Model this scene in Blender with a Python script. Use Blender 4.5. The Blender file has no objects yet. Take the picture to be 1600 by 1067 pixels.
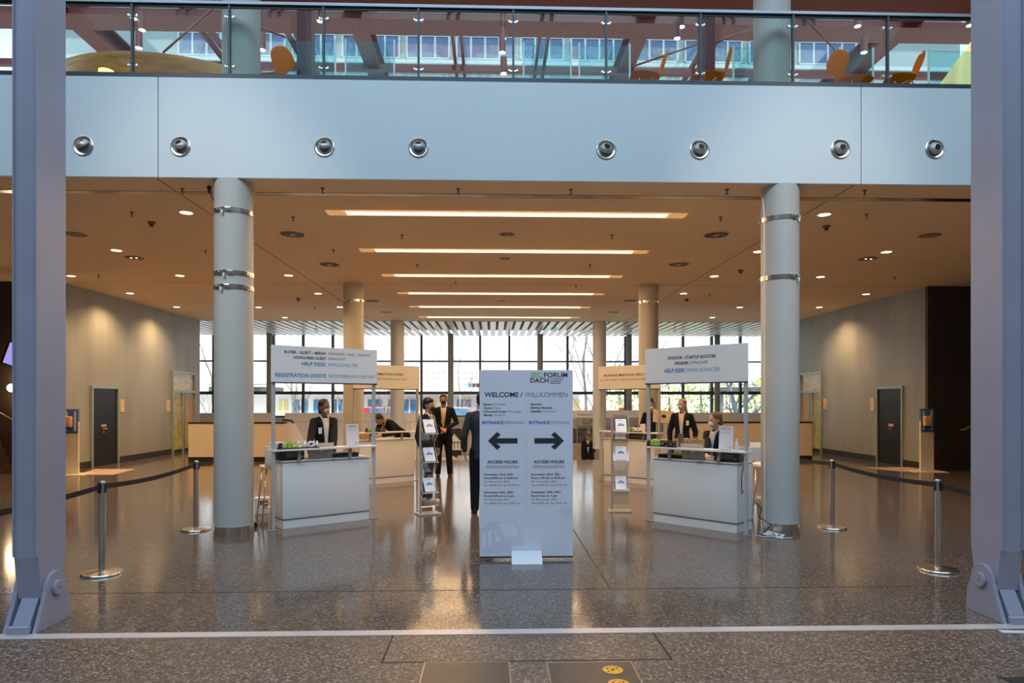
import bpy, bmesh, math, random
from mathutils import Vector, Matrix, Euler
from mathutils.bvhtree import BVHTree
random.seed(7)
PI = math.pi
scene = bpy.context.scene
COL = scene.collection

# ------------------------------------------------------------------ camera
F_PX = 1040.0
HY = 626.0
CAMX, CAMZ = -0.23, 1.65
YAW = math.radians(1.707)
cam_data = bpy.data.cameras.new('camera')
cam_data.sensor_width = 36.0
cam_data.lens = F_PX / 1600.0 * 36.0
cam_data.shift_y = (HY - 533.5) / 1600.0
cam_data.clip_end = 500
cam = bpy.data.objects.new('camera', cam_data)
cam.location = (CAMX, 0, CAMZ)
cam.rotation_euler = (PI / 2, 0, -YAW)
COL.objects.link(cam)
scene.camera = cam

# ------------------------------------------------------------------ world, view, large lights
scene.view_settings.view_transform = 'Standard'
scene.view_settings.look = 'None'
scene.view_settings.gamma = 1.0
scene.view_settings.exposure = 0.2
scene.view_settings.use_curve_mapping = False

w = bpy.data.worlds.new('sky')
scene.world = w
w.use_nodes = True
nt = w.node_tree
bg = nt.nodes['Background']
tc = nt.nodes.new('ShaderNodeTexCoord')
nz = nt.nodes.new('ShaderNodeTexNoise'); nz.inputs['Scale'].default_value = 2.2; nz.inputs['Detail'].default_value = 4
rp = nt.nodes.new('ShaderNodeValToRGB')
rp.color_ramp.elements[0].position = .35; rp.color_ramp.elements[0].color = (.70, .86, 1.0, 1)
rp.color_ramp.elements[1].position = .65; rp.color_ramp.elements[1].color = (.95, .97, 1.0, 1)
nt.links.new(tc.outputs['Generated'], nz.inputs['Vector'])
nt.links.new(nz.outputs['Fac'], rp.inputs['Fac'])
nt.links.new(rp.outputs['Color'], bg.inputs['Color'])
bg.inputs['Strength'].default_value = 2.2


def light(name, kind, loc, energy, color, rot=None, target=None, **kw):
    d = bpy.data.lights.new(name, kind)
    d.energy = energy
    d.color = color
    for k, v in kw.items():
        setattr(d, k, v)
    o = bpy.data.objects.new(name, d)
    o.location = loc
    if target is not None:
        o.rotation_euler = (Vector(target) - Vector(loc)).to_track_quat('-Z', 'Y').to_euler()
    elif rot is not None:
        o.rotation_euler = rot
    COL.objects.link(o)
    return o


# sun comes over the building from behind the camera and lights the street beyond the glass front
light('sun', 'SUN', (0, -30, 30), 3.6, (1.0, .95, .88), rot=(math.radians(40), 0, math.radians(8)), angle=.01)
# glazed skylight of the entrance hall (outside the view, above and behind the camera)
light('skylight', 'AREA', (0, -1.4, 13.2), 2350, (.54, .77, 1.0), rot=(math.radians(14), 0, 0), shape='RECTANGLE', size=24, size_y=9)
# two floodlights high in the entrance hall
for sx in (-1, 1):
    light('floodlight', 'SPOT', (sx * 7.6, -1.2, 13.0), 2100, (1.0, .88, .76), target=(sx * 3.5, 8.3, 3.6),
          spot_size=math.radians(17), spot_blend=.9, shadow_soft_size=.35)
# fluorescent ceiling strips are real lamps: their light
STRIP_Y = [9.72, 12.13, 14.54, 16.95, 19.36, 21.77]
for y in STRIP_Y:
    light('strip_light', 'AREA', (0, y, 4.36), 74, (1.0, .59, .26), rot=(0, 0, 0), shape='RECTANGLE', size=4.6, size_y=.18)


# ------------------------------------------------------------------ projection helper: a pixel and a real plane give a place
def P(px, py, x=None, y=None, z=None):
    c, s = math.cos(YAW), math.sin(YAW)
    a = (px - 800) / F_PX
    d = Vector((s + c * a, c - s * a, (HY - py) / F_PX))
    if z is not None:
        t = (z - CAMZ) / d.z
    elif y is not None:
        t = y / d.y
    else:
        t = (x - CAMX) / d.x
    return Vector((CAMX, 0, CAMZ)) + d * t


# ------------------------------------------------------------------ materials
MATS = {}


def M(name, col=(.8, .8, .8), rough=.5, metal=0., emit=None, es=0., var=0., scale=6., bump=0., bscale=None, coat=0., spec=.5, stretch=None):
    if name in MATS:
        return MATS[name]
    m = bpy.data.materials.new(name)
    m.use_nodes = True
    nt = m.node_tree
    b = nt.nodes['Principled BSDF']
    b.inputs['Base Color'].default_value = (*col, 1)
    b.inputs['Roughness'].default_value = rough
    b.inputs['Metallic'].default_value = metal
    b.inputs['Specular IOR Level'].default_value = spec
    b.inputs['Coat Weight'].default_value = coat
    if emit:
        b.inputs['Emission Color'].default_value = (*emit, 1)
        b.inputs['Emission Strength'].default_value = es
    tc = nt.nodes.new('ShaderNodeTexCoord')
    vec = tc.outputs['Object']
    if stretch:
        mp = nt.nodes.new('ShaderNodeMapping')
        mp.inputs['Scale'].default_value = stretch
        nt.links.new(vec, mp.inputs['Vector'])
        vec = mp.outputs['Vector']
    n = nt.nodes.new('ShaderNodeTexNoise')
    n.inputs['Scale'].default_value = scale
    n.inputs['Detail'].default_value = 5
    nt.links.new(vec, n.inputs['Vector'])
    if var > 0:
        r = nt.nodes.new('ShaderNodeValToRGB')
        r.color_ramp.elements[0].position = .3
        r.color_ramp.elements[1].position = .7
        r.color_ramp.elements[0].color = (*[max(0, c * (1 - var)) for c in col], 1)
        r.color_ramp.elements[1].color = (*[min(1, c * (1 + var)) for c in col], 1)
        nt.links.new(n.outputs['Fac'], r.inputs['Fac'])
        nt.links.new(r.outputs['Color'], b.inputs['Base Color'])
    if bump > 0:
        bp = nt.nodes.new('ShaderNodeBump')
        bp.inputs['Strength'].default_value = bump
        bp.inputs['Distance'].default_value = .01
        n2 = nt.nodes.new('ShaderNodeTexNoise')
        n2.inputs['Scale'].default_value = bscale or scale * 3
        nt.links.new(vec, n2.inputs['Vector'])
        nt.links.new(n2.outputs['Fac'], bp.inputs['Height'])
        nt.links.new(bp.outputs['Normal'], b.inputs['Normal'])
    MATS[name] = m
    return m


def glass_mat(name, tint=(.8, .95, .93), gloss=.06, rough=.02, refl=.25):
    m = bpy.data.materials.new(name)
    m.use_nodes = True
    nt = m.node_tree
    for n in list(nt.nodes):
        if n.type == 'BSDF_PRINCIPLED':
            nt.nodes.remove(n)
    out = nt.nodes['Material Output']
    tr = nt.nodes.new('ShaderNodeBsdfTransparent'); tr.inputs['Color'].default_value = (*tint, 1)
    gl = nt.nodes.new('ShaderNodeBsdfGlossy'); gl.inputs['Roughness'].default_value = rough
    lw = nt.nodes.new('ShaderNodeLayerWeight'); lw.inputs['Blend'].default_value = .25
    mm = nt.nodes.new('ShaderNodeMath'); mm.operation = 'MULTIPLY_ADD'
    mm.inputs[1].default_value = refl; mm.inputs[2].default_value = gloss
    mx = nt.nodes.new('ShaderNodeMixShader')
    nt.links.new(lw.outputs['Fresnel'], mm.inputs[0])
    nt.links.new(mm.outputs[0], mx.inputs['Fac'])
    nt.links.new(tr.outputs[0], mx.inputs[1])
    nt.links.new(gl.outputs[0], mx.inputs[2])
    nt.links.new(mx.outputs[0], out.inputs['Surface'])
    MATS[name] = m
    return m


def terrazzo(name, base, light_c, dark_c, scale, rough, patch=.15, grain=1.0):
    m = bpy.data.materials.new(name)
    m.use_nodes = True
    nt = m.node_tree
    b = nt.nodes['Principled BSDF']
    tc = nt.nodes.new('ShaderNodeTexCoord')
    v = nt.nodes.new('ShaderNodeTexVoronoi'); v.inputs['Scale'].default_value = scale
    nt.links.new(tc.outputs['Object'], v.inputs['Vector'])
    r = nt.nodes.new('ShaderNodeValToRGB')
    e = r.color_ramp.elements
    e[0].position = 0; e[0].color = (*dark_c, 1)
    e[1].position = 1; e[1].color = (*light_c, 1)
    k = e.new(.28); k.color = (*base, 1)
    k = e.new(.72); k.color = (*[c * 1.12 for c in base], 1)
    sep = nt.nodes.new('ShaderNodeSeparateColor')
    nt.links.new(v.outputs['Color'], sep.inputs['Color'])
    nt.links.new(sep.outputs[0], r.inputs['Fac'])
    n = nt.nodes.new('ShaderNodeTexNoise'); n.inputs['Scale'].default_value = .9; n.inputs['Detail'].default_value = 6
    nt.links.new(tc.outputs['Object'], n.inputs['Vector'])
    r2 = nt.nodes.new('ShaderNodeValToRGB')
    r2.color_ramp.elements[0].position = .3; r2.color_ramp.elements[0].color = (1 - patch,) * 3 + (1,)
    r2.color_ramp.elements[1].position = .7; r2.color_ramp.elements[1].color = (1, 1, 1, 1)
    nt.links.new(n.outputs['Fac'], r2.inputs['Fac'])
    mx = nt.nodes.new('ShaderNodeMixRGB'); mx.blend_type = 'MULTIPLY'; mx.inputs['Fac'].default_value = 1
    nt.links.new(r.outputs['Color'], mx.inputs[1]); nt.links.new(r2.outputs['Color'], mx.inputs[2])
    nt.links.new(mx.outputs['Color'], b.inputs['Base Color'])
    rr = nt.nodes.new('ShaderNodeMapRange')
    rr.inputs['To Min'].default_value = rough * .8; rr.inputs['To Max'].default_value = rough * 1.3
    nt.links.new(n.outputs['Fac'], rr.inputs['Value'])
    nt.links.new(rr.outputs['Result'], b.inputs['Roughness'])
    b.inputs['Specular IOR Level'].default_value = .5
    MATS[name] = m
    return m


WHITE = M('white_laminate', (.85, .85, .83), .35, var=.02, scale=2)
FASCIA = M('fascia_panel', (.73, .81, .83), .38, var=.02, scale=.4)
CEIL = M('ceiling_paint', (.97, .73, .47), .75, var=.03, scale=.5)
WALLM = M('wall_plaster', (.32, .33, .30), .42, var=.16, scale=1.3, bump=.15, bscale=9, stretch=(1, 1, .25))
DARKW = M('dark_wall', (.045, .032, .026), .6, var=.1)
BLACK = M('black_plastic', (.015, .015, .017), .45, var=.1)
NAVY = M('navy_edge', (.03, .03, .10), .5, var=.05)
GREYM = M('grey_metal', (.30, .31, .33), .4, .4, var=.05)
RAILM = M('dark_rail', (.06, .07, .08), .4, .5, var=.05)
STEEL = M('stainless', (.78, .75, .70), .24, 1., var=.06, scale=20)
CHROME = M('chrome', (.75, .75, .75), .12, 1., var=.03)
COLM = M('column_paint', (.55, .54, .50), .45, var=.03, scale=1.2)
PYLON = M('pylon_paint', (.33, .33, .42), .42, var=.06, scale=1.5, bump=.05)
RED = M('red_steel', (.085, .010, .012), .5, var=.08, scale=2)
REDC = M('red_ceiling', (.16, .008, .006), .7, var=.06)
INK = M('ink_dark', (.03, .032, .045), .6, var=.02)
INKG = M('ink_grey', (.16, .17, .20), .6, var=.02)
INKB = M('ink_blue', (.02, .22, .55), .6, var=.02)
INKBL = M('ink_blue_light', (.10, .33, .62), .6, var=.02)
GREEN = M('ink_green', (.30, .58, .04), .5, var=.02)
GLASS = glass_mat('balustrade_glass', (.86, .91, .90), .003, refl=.07)
CLEAR = glass_mat('clear_glass', (.97, .99, .99), .02)
ACRYL = glass_mat('acrylic', (.82, .85, .86), .10, .05)
FLOORM = terrazzo('terrazzo_fine', (.125, .094, .076), (.29, .24, .20), (.05, .035, .028), 85, .11, .2)
FLOORF = terrazzo('terrazzo_coarse', (.115, .078, .056), (.36, .28, .22), (.03, .022, .018), 75, .42, .12)

# ------------------------------------------------------------------ mesh helpers


class MB:
    """collects shapes into one mesh"""

    def __init__(self):
        self.bm = bmesh.new()
        self.smooth = False

    def box(self, a, b, rot=None, bev=0, at=None):
        a, b = Vector(a), Vector(b)
        c, s = (a + b) / 2, (b - a)
        mat = Matrix.Translation(c) @ Matrix.Diagonal((abs(s.x), abs(s.y), abs(s.z), 1))
        if rot is not None:
            piv = Vector(at) if at is not None else c
            mat = Matrix.Translation(piv) @ Euler(rot).to_matrix().to_4x4() @ Matrix.Translation(-piv) @ mat
        r = bmesh.ops.create_cube(self.bm, size=1, matrix=mat)
        if bev:
            es = {e for v in r['verts'] for e in v.link_edges}
            bmesh.ops.bevel(self.bm, geom=list(es), offset=bev, segments=2, affect='EDGES', profile=.6)
        return self

    def cyl(self, p, q, r, r2=None, n=24, cap=True):
        p, q = Vector(p), Vector(q)
        d = q - p
        mat = Matrix.Translation((p + q) / 2) @ d.to_track_quat('Z', 'Y').to_matrix().to_4x4()
        bmesh.ops.create_cone(self.bm, cap_ends=cap, segments=n, radius1=r, radius2=r if r2 is None else r2, depth=d.length, matrix=mat)
        return self

    def ball(self, c, r, n=16, rot=None):
        if not hasattr(r, '__len__'):
            r = (r, r, r)
        mat = Matrix.Translation(Vector(c))
        if rot is not None:
            mat = mat @ Euler(rot).to_matrix().to_4x4()
        mat = mat @ Matrix.Diagonal((*r, 1))
        bmesh.ops.create_uvsphere(self.bm, u_segments=n, v_segments=max(6, n // 2 + 2), radius=1, matrix=mat)
        return self

    def tube(self, pts, r, n=10, flat=None):
        """swept tube; r a number or a list; flat=(a, b) scales the two cross axes"""
        pts = [Vector(p) for p in pts]
        rs = r if hasattr(r, '__len__') else [r] * len(pts)
        rings = []
        prev = None
        for i, p in enumerate(pts):
            t = (pts[min(i + 1, len(pts) - 1)] - pts[max(i - 1, 0)]).normalized()
            if prev is None:
                u = t.orthogonal() if abs(t.z) > .95 else t.cross(Vector((0, 0, 1)))
                u.normalize()
            else:
                u = prev - t * prev.dot(t)
                u.normalize()
            prev = u
            v = t.cross(u)
            fa, fb = flat or (1, 1)
            rings.append([self.bm.verts.new(p + u * math.cos(k * 2 * PI / n) * rs[i] * fa + v * math.sin(k * 2 * PI / n) * rs[i] * fb) for k in range(n)])
        for a, b in zip(rings, rings[1:]):
            for k in range(n):
                self.bm.faces.new((a[k], a[(k + 1) % n], b[(k + 1) % n], b[k]))
        self.bm.faces.new(rings[0][::-1]); self.bm.faces.new(rings[-1])
        return self

    def loft(self, rings, n=24):
        """rings: (x, y, z, rx, ry) stacked ellipses, closed"""
        rr = []
        for x, y, z, rx, ry in rings:
            rr.append([self.bm.verts.new((x + rx * math.cos(k * 2 * PI / n), y + ry * math.sin(k * 2 * PI / n), z)) for k in range(n)])
        for a, b in zip(rr, rr[1:]):
            for k in range(n):
                self.bm.faces.new((a[k], a[(k + 1) % n], b[(k + 1) % n], b[k]))
        self.bm.faces.new(rr[0][::-1]); self.bm.faces.new(rr[-1])
        return self

    def lathe(self, prof, c=(0, 0, 0), axis='Z', n=32, mat=None):
        """prof: (r, h) pairs"""
        rr = []
        T = mat or Matrix.Translation(Vector(c))
        for r, h in prof:
            ring = []
            for k in range(n):
                a = k * 2 * PI / n
                p = Vector((r * math.cos(a), r * math.sin(a), h))
                if axis == 'Y':
                    p = Vector((p.x, p.z, p.y))
                ring.append(self.bm.verts.new(T @ p))
            rr.append(ring)
        for a, b in zip(rr, rr[1:]):
            for k in range(n):
                self.bm.faces.new((a[k], a[(k + 1) % n], b[(k + 1) % n], b[k]))
        if prof[0][0] > 1e-4:
            self.bm.faces.new(rr[0][::-1])
        if prof[-1][0] > 1e-4:
            self.bm.faces.new(rr[-1])
        return self

    def prism(self, poly, lo, hi, axis='X'):
        """poly of 2D points extruded along an axis: X -> (y, z); Y -> (x, z); Z -> (x, y)"""
        def pt(u, v, h):
            return {'X': (h, u, v), 'Y': (u, h, v), 'Z': (u, v, h)}[axis]
        A = [self.bm.verts.new(pt(u, v, lo)) for u, v in poly]
        B = [self.bm.verts.new(pt(u, v, hi)) for u, v in poly]
        n = len(poly)
        self.bm.faces.new(A[::-1]); self.bm.faces.new(B)
        for k in range(n):
            self.bm.faces.new((A[k], A[(k + 1) % n], B[(k + 1) % n], B[k]))
        return self

    def build(self, name, mat, parent=None, smooth=False, loc=None, rot=None, bevel=0, kind=None):
        bmesh.ops.remove_doubles(self.bm, verts=self.bm.verts, dist=1e-6)
        bmesh.ops.recalc_face_normals(self.bm, faces=self.bm.faces)
        me = bpy.data.meshes.new(name)
        self.bm.to_mesh(me)
        self.bm.free()
        return link_mesh(name, me, mat, parent, smooth, loc, rot, bevel, kind)


def link_mesh(name, me, mat, parent=None, smooth=False, loc=None, rot=None, bevel=0, kind=None):
    o = bpy.data.objects.new(name, me)
    COL.objects.link(o)
    me.materials.clear()
    me.materials.append(mat)
    if smooth:
        me.shade_smooth()
        if smooth == 'auto':
            me.set_sharp_from_angle(angle=math.radians(40))
    if parent is not None:
        o.parent = parent
    if loc is not None:
        o.location = loc
    if rot is not None:
        o.rotation_euler = rot
    if bevel:
        b = o.modifiers.new('bevel', 'BEVEL'); b.width = bevel; b.segments = 2; b.limit_method = 'ANGLE'
    if kind:
        o['kind'] = kind
    return o


def tag(o, label, cat, group=None):
    o['label'] = label
    o['category'] = cat
    if group:
        o['group'] = group
    return o


def thing(name, label, cat, loc=(0, 0, 0), rz=0, group=None):
    o = bpy.data.objects.new(name, None)
    o.empty_display_size = .1
    COL.objects.link(o)
    o.location = loc
    o.rotation_euler = (0, 0, rz)
    return tag(o, label, cat, group)


def copy_tree(o, parent=None):
    c = o.copy()
    COL.objects.link(c)
    c.parent = parent
    for ch in list(o.children):
        copy_tree(ch, c)
    return c


def place(proto, first, loc, rz=0, label=None):
    o = proto if first else copy_tree(proto)
    o.location = loc
    o.rotation_euler = (0, 0, rz)
    if label:
        o['label'] = label
    return o


def struct(name, mb, mat, **kw):
    return mb.build(name, mat, kind='structure', **kw)


_font_cache = {}


def text_mesh(s, bold):
    key = (s, bold)
    if key in _font_cache:
        return _font_cache[key].copy()
    cu = bpy.data.curves.new('text', 'FONT')
    cu.body = s
    cu.size = 1
    cu.offset = bold
    cu.extrude = 0.0
    cu.resolution_u = 3
    ob = bpy.data.objects.new('text', cu)
    COL.objects.link(ob)
    dg = bpy.context.evaluated_depsgraph_get()
    me = bpy.data.meshes.new_from_object(ob.evaluated_get(dg))
    bpy.data.objects.remove(ob)
    _font_cache[key] = me
    return me.copy()


def txt(parent, s, x0, x1, z, h, mat, bold=.018, y=-.004, name='lettering', depth=0.):
    """a line of text fitted between x0 and x1, capital height h, centred on height z, facing -y"""
    me = text_mesh(s, bold)
    xs = [v.co.x for v in me.vertices]
    a, b = min(xs), max(xs)
    sx = (x1 - x0) / (b - a)
    sz = h / .70
    for v in me.vertices:
        v.co = Vector((x0 + (v.co.x - a) * sx, y, z - h / 2 + v.co.y * sz))
    if depth:
        bm = bmesh.new(); bm.from_mesh(me)
        r = bmesh.ops.extrude_face_region(bm, geom=list(bm.faces))
        for v in [g for g in r['geom'] if isinstance(g, bmesh.types.BMVert)]:
            v.co.y += depth
        bmesh.ops.recalc_face_normals(bm, faces=bm.faces)
        bm.to_mesh(me); bm.free()
    return link_mesh(name, me, mat, parent)
# ================================================================== the setting
ZC = 4.38
YF = 8.25      # plane of the balcony fascia
YB = 15.66     # dark walls beside the passage
YE = 22.9      # end of side walls and of flat ceiling
XW = 10.15

struct('floor', MB().box((-30, 4.80, -.3), (30, 18.5, 0)), FLOORM)
struct('floor_entrance', MB().box((-30, -14, -.3), (30, 4.70, 0)), FLOORF)
struct('floor_side_left', MB().box((-30, 18.5, -.3), (P(297, 700, y=18.3).x, 28.0, 0)), FLOORM)
struct('floor_side_right', MB().box((P(1266, 700, y=18.3).x, 18.5, -.3), (30, 28.0, 0)), FLOORM)
struct('floor_lower_level', MB().box((-30, 18.5, -1.55), (30, 28.0, -1.35)), FLOORM)
struct('ground_street', MB().box((-80, 28.4, -.5), (80, 90, -.3)), M('street_paving', (.55, .53, .50), .8, var=.1, scale=.6))
struct('trim_threshold', MB().box((-30, 4.70, -.05), (30, 4.80, .004)), M('threshold_metal', (.62, .56, .54), .35, .3, var=.08, scale=3))
JOINT = M('joint_dark', (.02, .017, .015), .7, var=.05)
j = MB()
j.box((-30, 5.80, -.01), (30, 5.812, .0015))
j.box((.80, 5.812, -.01), (.812, 18.4, .0015))
struct('floor_joint', j, JOINT)
yj = P(800, 1033, z=0).y
xl, xr = P(596, 1033, z=0).x, P(1053, 1033, z=0).x
j = MB()
j.box((xl, yj - .006, -.01), (xr, yj + .006, .0015)).box((xl, yj, -.01), (xl + .012, 4.70, .0015)).box((xr - .012, yj, -.01), (xr, 4.70, .0015))
struct('floor_joint_entrance', j, JOINT)

struct('wall_left', MB().box((-XW - .25, YB, 0), (-XW, YE, ZC)), WALLM)
struct('wall_right', MB().box((XW, YB, 0), (XW + .25, YE, ZC)), WALLM)
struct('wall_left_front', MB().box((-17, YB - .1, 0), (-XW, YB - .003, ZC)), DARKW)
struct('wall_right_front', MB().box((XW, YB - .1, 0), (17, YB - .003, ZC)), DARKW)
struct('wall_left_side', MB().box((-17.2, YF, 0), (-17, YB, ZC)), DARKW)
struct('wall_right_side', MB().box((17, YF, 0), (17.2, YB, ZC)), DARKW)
BASE = M('baseboard_black', (.02, .018, .017), .5, var=.1)
for nm, x0, x1, pa, pb, ge in (('baseboard_left', -XW, -XW + .02, (141, 184), 0, 267), ('baseboard_right', XW - .02, XW, (1412.5, 1371), 0, 1286)):
    xw = -XW if x0 < 0 else XW
    ya, yb, yc = P(pa[0], 700, x=xw).y, P(pa[1], 700, x=xw).y, P(ge, 700, x=xw).y
    struct(nm, MB().box((x0, YB, 0), (x1, ya - .003, .16)).box((x0, yb + .003, 0), (x1, yc - .003, .16)), BASE)

# ceiling with a slot behind the fascia and fine joints
struct('ceiling', MB().box((-17.2, 8.96, ZC), (17.2, YE, ZC + .4)).box((-17.2, 8.30, ZC), (17.2, 8.80, ZC + .4)), CEIL)
struct('trim_ceiling_slot', MB().box((-17.2, 8.80, ZC + .05), (17.2, 8.83, ZC + .2)), BLACK)
struct('trim_fire_curtain', MB().box((-17.2, 8.83, ZC + .002), (17.2, 8.96, ZC + .06)), M('polished_strip', (.62, .55, .5), .18, 1., var=.12, scale=1.2))
j = MB()
for x in (-4.35, 4.35):
    j.box((x - .008, 8.31, ZC - .0015), (x + .008, 8.79, ZC + .01))
    j.box((x - .008, 8.97, ZC - .0015), (x + .008, YE - .05, ZC + .01))
j.box((-17, 15.6, ZC - .0015), (17, 15.612, ZC + .01))
struct('ceiling_joint', j, M('ceiling_joint', (.16, .11, .08), .8, var=.05))

# slatted ceiling before the glass front
j = MB()
x = -24
while x < 24:
    j.box((x, YE + .02, ZC - .01), (x + .20, 28.0, ZC + .03))
    x += .30
struct('ceiling_slats', j, M('slat_white', (.80, .76, .72), .3, .25, var=.05))
struct('ceiling_slats_top', MB().box((-24, YE + .02, ZC + .25), (24, 28.2, ZC + .4)), M('slat_back', (.35, .30, .28), .8, var=.05))
struct('wall_outer_left', MB().box((-24.2, YE, -1.35), (-24, 28.2, ZC + .4)).box((-24, YE, -1.35), (-XW - .25, YE + .15, ZC)), WALLM)
struct('wall_outer_right', MB().box((24, YE, -1.35), (24.2, 28.2, ZC + .4)).box((XW + .25, YE, -1.35), (24, YE + .15, ZC)), WALLM)

# balcony fascia with its panel joints, balcony slab
f = MB()
xa, xb = P(247, 200, y=YF).x, P(1345.5, 200, y=YF).x
for a, b in ((-20, xa - .006), (xa + .006, xb - .006), (xb + .006, 20)):
    f.box((a, YF, ZC), (b, YF + .05, 5.60))
struct('wall_balcony_fascia', f, FASCIA)
struct('trim_fascia_back', MB().box((-20, YF + .051, ZC + .01), (20, YF + .10, 5.58)), BLACK)
struct('floor_balcony', MB().box((-20, YF + .10, 5.45), (20, 13.2, 5.64)), M('balcony_floor', (.30, .25, .20), .6, var=.1))
# unseen roof added over the camera to block the sun
struct('ceiling_sun_block', MB().box((-30, -14, 14.0), (30, 7.2, 14.3)), M('sun_block_roof', (.5, .52, .55), .8, var=.05))

struct('wall_fill_block_rear', MB().box((-30, -14.3, 0), (30, -14, 14)), M('unseen_wall', (.38, .28, .23), .7, var=.05))  # unseen wall added to cut frontal fill and bounce brownish light
struct('wall_sky_block_left', MB().box((-30.3, -14, 0), (-30, 8, 14)), MATS['unseen_wall'])  # unseen side wall added to keep open sky light out
struct('wall_sky_block_right', MB().box((30, -14, 0), (30.3, 8, 14)), MATS['unseen_wall'])  # added likewise, out of view, against sky light from this side
struct('wall_balcony_left', MB().box((-30, 8, 0), (-17.2, 8.2, 14)), MATS['unseen_wall'])
struct('wall_balcony_right', MB().box((17.2, 8, 0), (30, 8.2, 14)), MATS['unseen_wall'])

# ------------------------------------------------------------------ doors and glazed doors in the side walls
FRAME = M('door_frame_metal', (.34, .40, .42), .4, .3, var=.05)
DOORM = M('door_black', (.008, .008, .009), .35, var=.1, spec=.25)
PLATE = M('door_plate', (.75, .40, .22), .5, .3, var=.1)


def side_door(n, side, y0, y1, ztop):
    s = -1 if side == 'left' else 1
    x = s * XW
    d = bpy.data.objects.new('door_%d' % n, None)
    COL.objects.link(d)
    d.location = (x, y0, 0)
    d['kind'] = 'structure'
    w = y1 - y0
    i = -s  # towards the room
    fr = MB()
    fr.box((0, 0, 0), (i * .05, .06, ztop)).box((0, w - .06, 0), (i * .05, w, ztop)).box((0, .06, ztop - .07), (i * .05, w - .06, ztop))
    fr.build('door_frame', FRAME, d)
    MB().box((0, .06, 0), (i * .015, w - .06, ztop - .07)).build('door_leaf', DOORM, d)
    MB().box((i * .016, w * .36, .98), (i * .022, w * .54, 1.05)).build('door_plate', PLATE, d)
    h = MB().cyl((i * .016, w * .44, .93), (i * .06, w * .44, .93), .012).cyl((i * .055, w * .44, .93), (i * .055, w * .52, .93), .010).ball((i * .02, w * .44, .85), .018)
    h.build('door_handle', PLATE, d, smooth='auto')
    return d


side_door(1, 'left', P(141, 700, x=-XW).y, P(184, 700, x=-XW).y, 2.03)
side_door(2, 'right', P(1412.5, 700, x=XW).y, P(1371, 700, x=XW).y, 2.03)


def glazed_door(n, side, y0, y1):
    s = -1 if side == 'left' else 1
    x = s * XW
    i = -s
    d = bpy.data.objects.new('door_%d' % n, None)
    COL.objects.link(d)
    d.location = (x, y0, 0)
    d['kind'] = 'structure'
    w = y1 - y0
    fr = MB()
    fr.box((0, 0, 0), (i * .07, .07, 2.58)).box((0, w - .07, 0), (i * .07, w, 2.58)).box((0, .07, 2.50), (i * .07, w - .07, 2.58))
    fr.box((0, .07, 1.90), (i * .07, w - .07, 1.99)).box((0, w * .42, 0), (i * .07, w * .42 + .08, 1.90))
    fr.build('door_frame', FRAME, d)
    MB().box((0, w * .42 + .08, 0), (i * .05, w * .42 + .16, 1.90)).build('door_leaf_edge', BLACK, d)
    # the room behind: glowing foliage above, timber panel below
    MB().box((i * .012, .07, 1.99), (i * .016, w - .07, 2.50)).build('transom_pane', M('transom_scene', (.55, .50, .30), .2, var=.55, scale=16), d)
    MB().box((i * .012, .07, .12), (i * .016, w * .42, 1.90)).build('narrow_pane', M('pane_yellow', (.50, .46, .16), .2, var=.35, scale=5), d)
    MB().box((i * .012, w * .42 + .16, .12), (i * .018, w - .07, 1.90)).build('timber_panel', M('timber_panel', (.55, .34, .13), .35, var=.18, scale=1.4), d)
    MB().box((0, .07, 0), (i * .03, w - .07, .12)).build('kick_plate', BLACK, d)
    MB().cyl((i * .05, w * .36, 1.05), (i * .09, w * .36, 1.05), .012).cyl((i * .085, w * .36, 1.05), (i * .085, w * .28, 1.05), .011).build('door_handle', STEEL, d)


glazed_door(3, 'left', P(267, 650, x=-XW).y, P(303, 650, x=-XW).y)
glazed_door(4, 'right', P(1286, 650, x=XW).y, P(1252, 650, x=XW).y)

# ------------------------------------------------------------------ the glass front
YG = 28.1
gx0 = P(428, 540, y=YG).x
gdx = (P(886.5, 540, y=YG).x - gx0) / 10
g = bpy.data.objects.new('window_1', None)
COL.objects.link(g)
g.location = (0, YG, 0)
g['kind'] = 'structure'
MULL = M('mullion_blue_grey', (.10, .11, .13), .5, .2, var=.1)
MB().box((-24, -.005, -.3), (24, .005, ZC)).build('pane', CLEAR, g)
zt1, zt2, zsill = P(0, 565, y=YG).z, P(800, 614, y=YG).z, P(800, 652, y=YG).z
k = -13
while k < 31:
    x = gx0 + k * gdx
    if abs(x) < 23.5:
        MB().box((x - .045, -.12, -.3), (x + .045, .06, ZC)).build('mullion', MULL, g)
    k += 1
MB().box((-24, -.06, P(800, 566, y=YG).z), (24, .06, P(800, 563.6, y=YG).z)).build('transom', MULL, g)
MB().box((-24, -.10, P(800, 616.5, y=YG).z), (24, .10, P(800, 611.5, y=YG).z)).build('transom', MULL, g)
MB().box((-24, -.12, P(800, 652, y=YG).z), (24, .12, P(800, 649, y=YG).z)).build('transom', MULL, g)
struct('wall_sill', MB().box((-24, YG - .15, -1.35), (24, YG + .15, P(800, 652, y=YG).z)), M('sill_white', (.78, .74, .68), .5, var=.03))
# ================================================================== columns
COLX = 3.47
R_COL = .232


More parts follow.
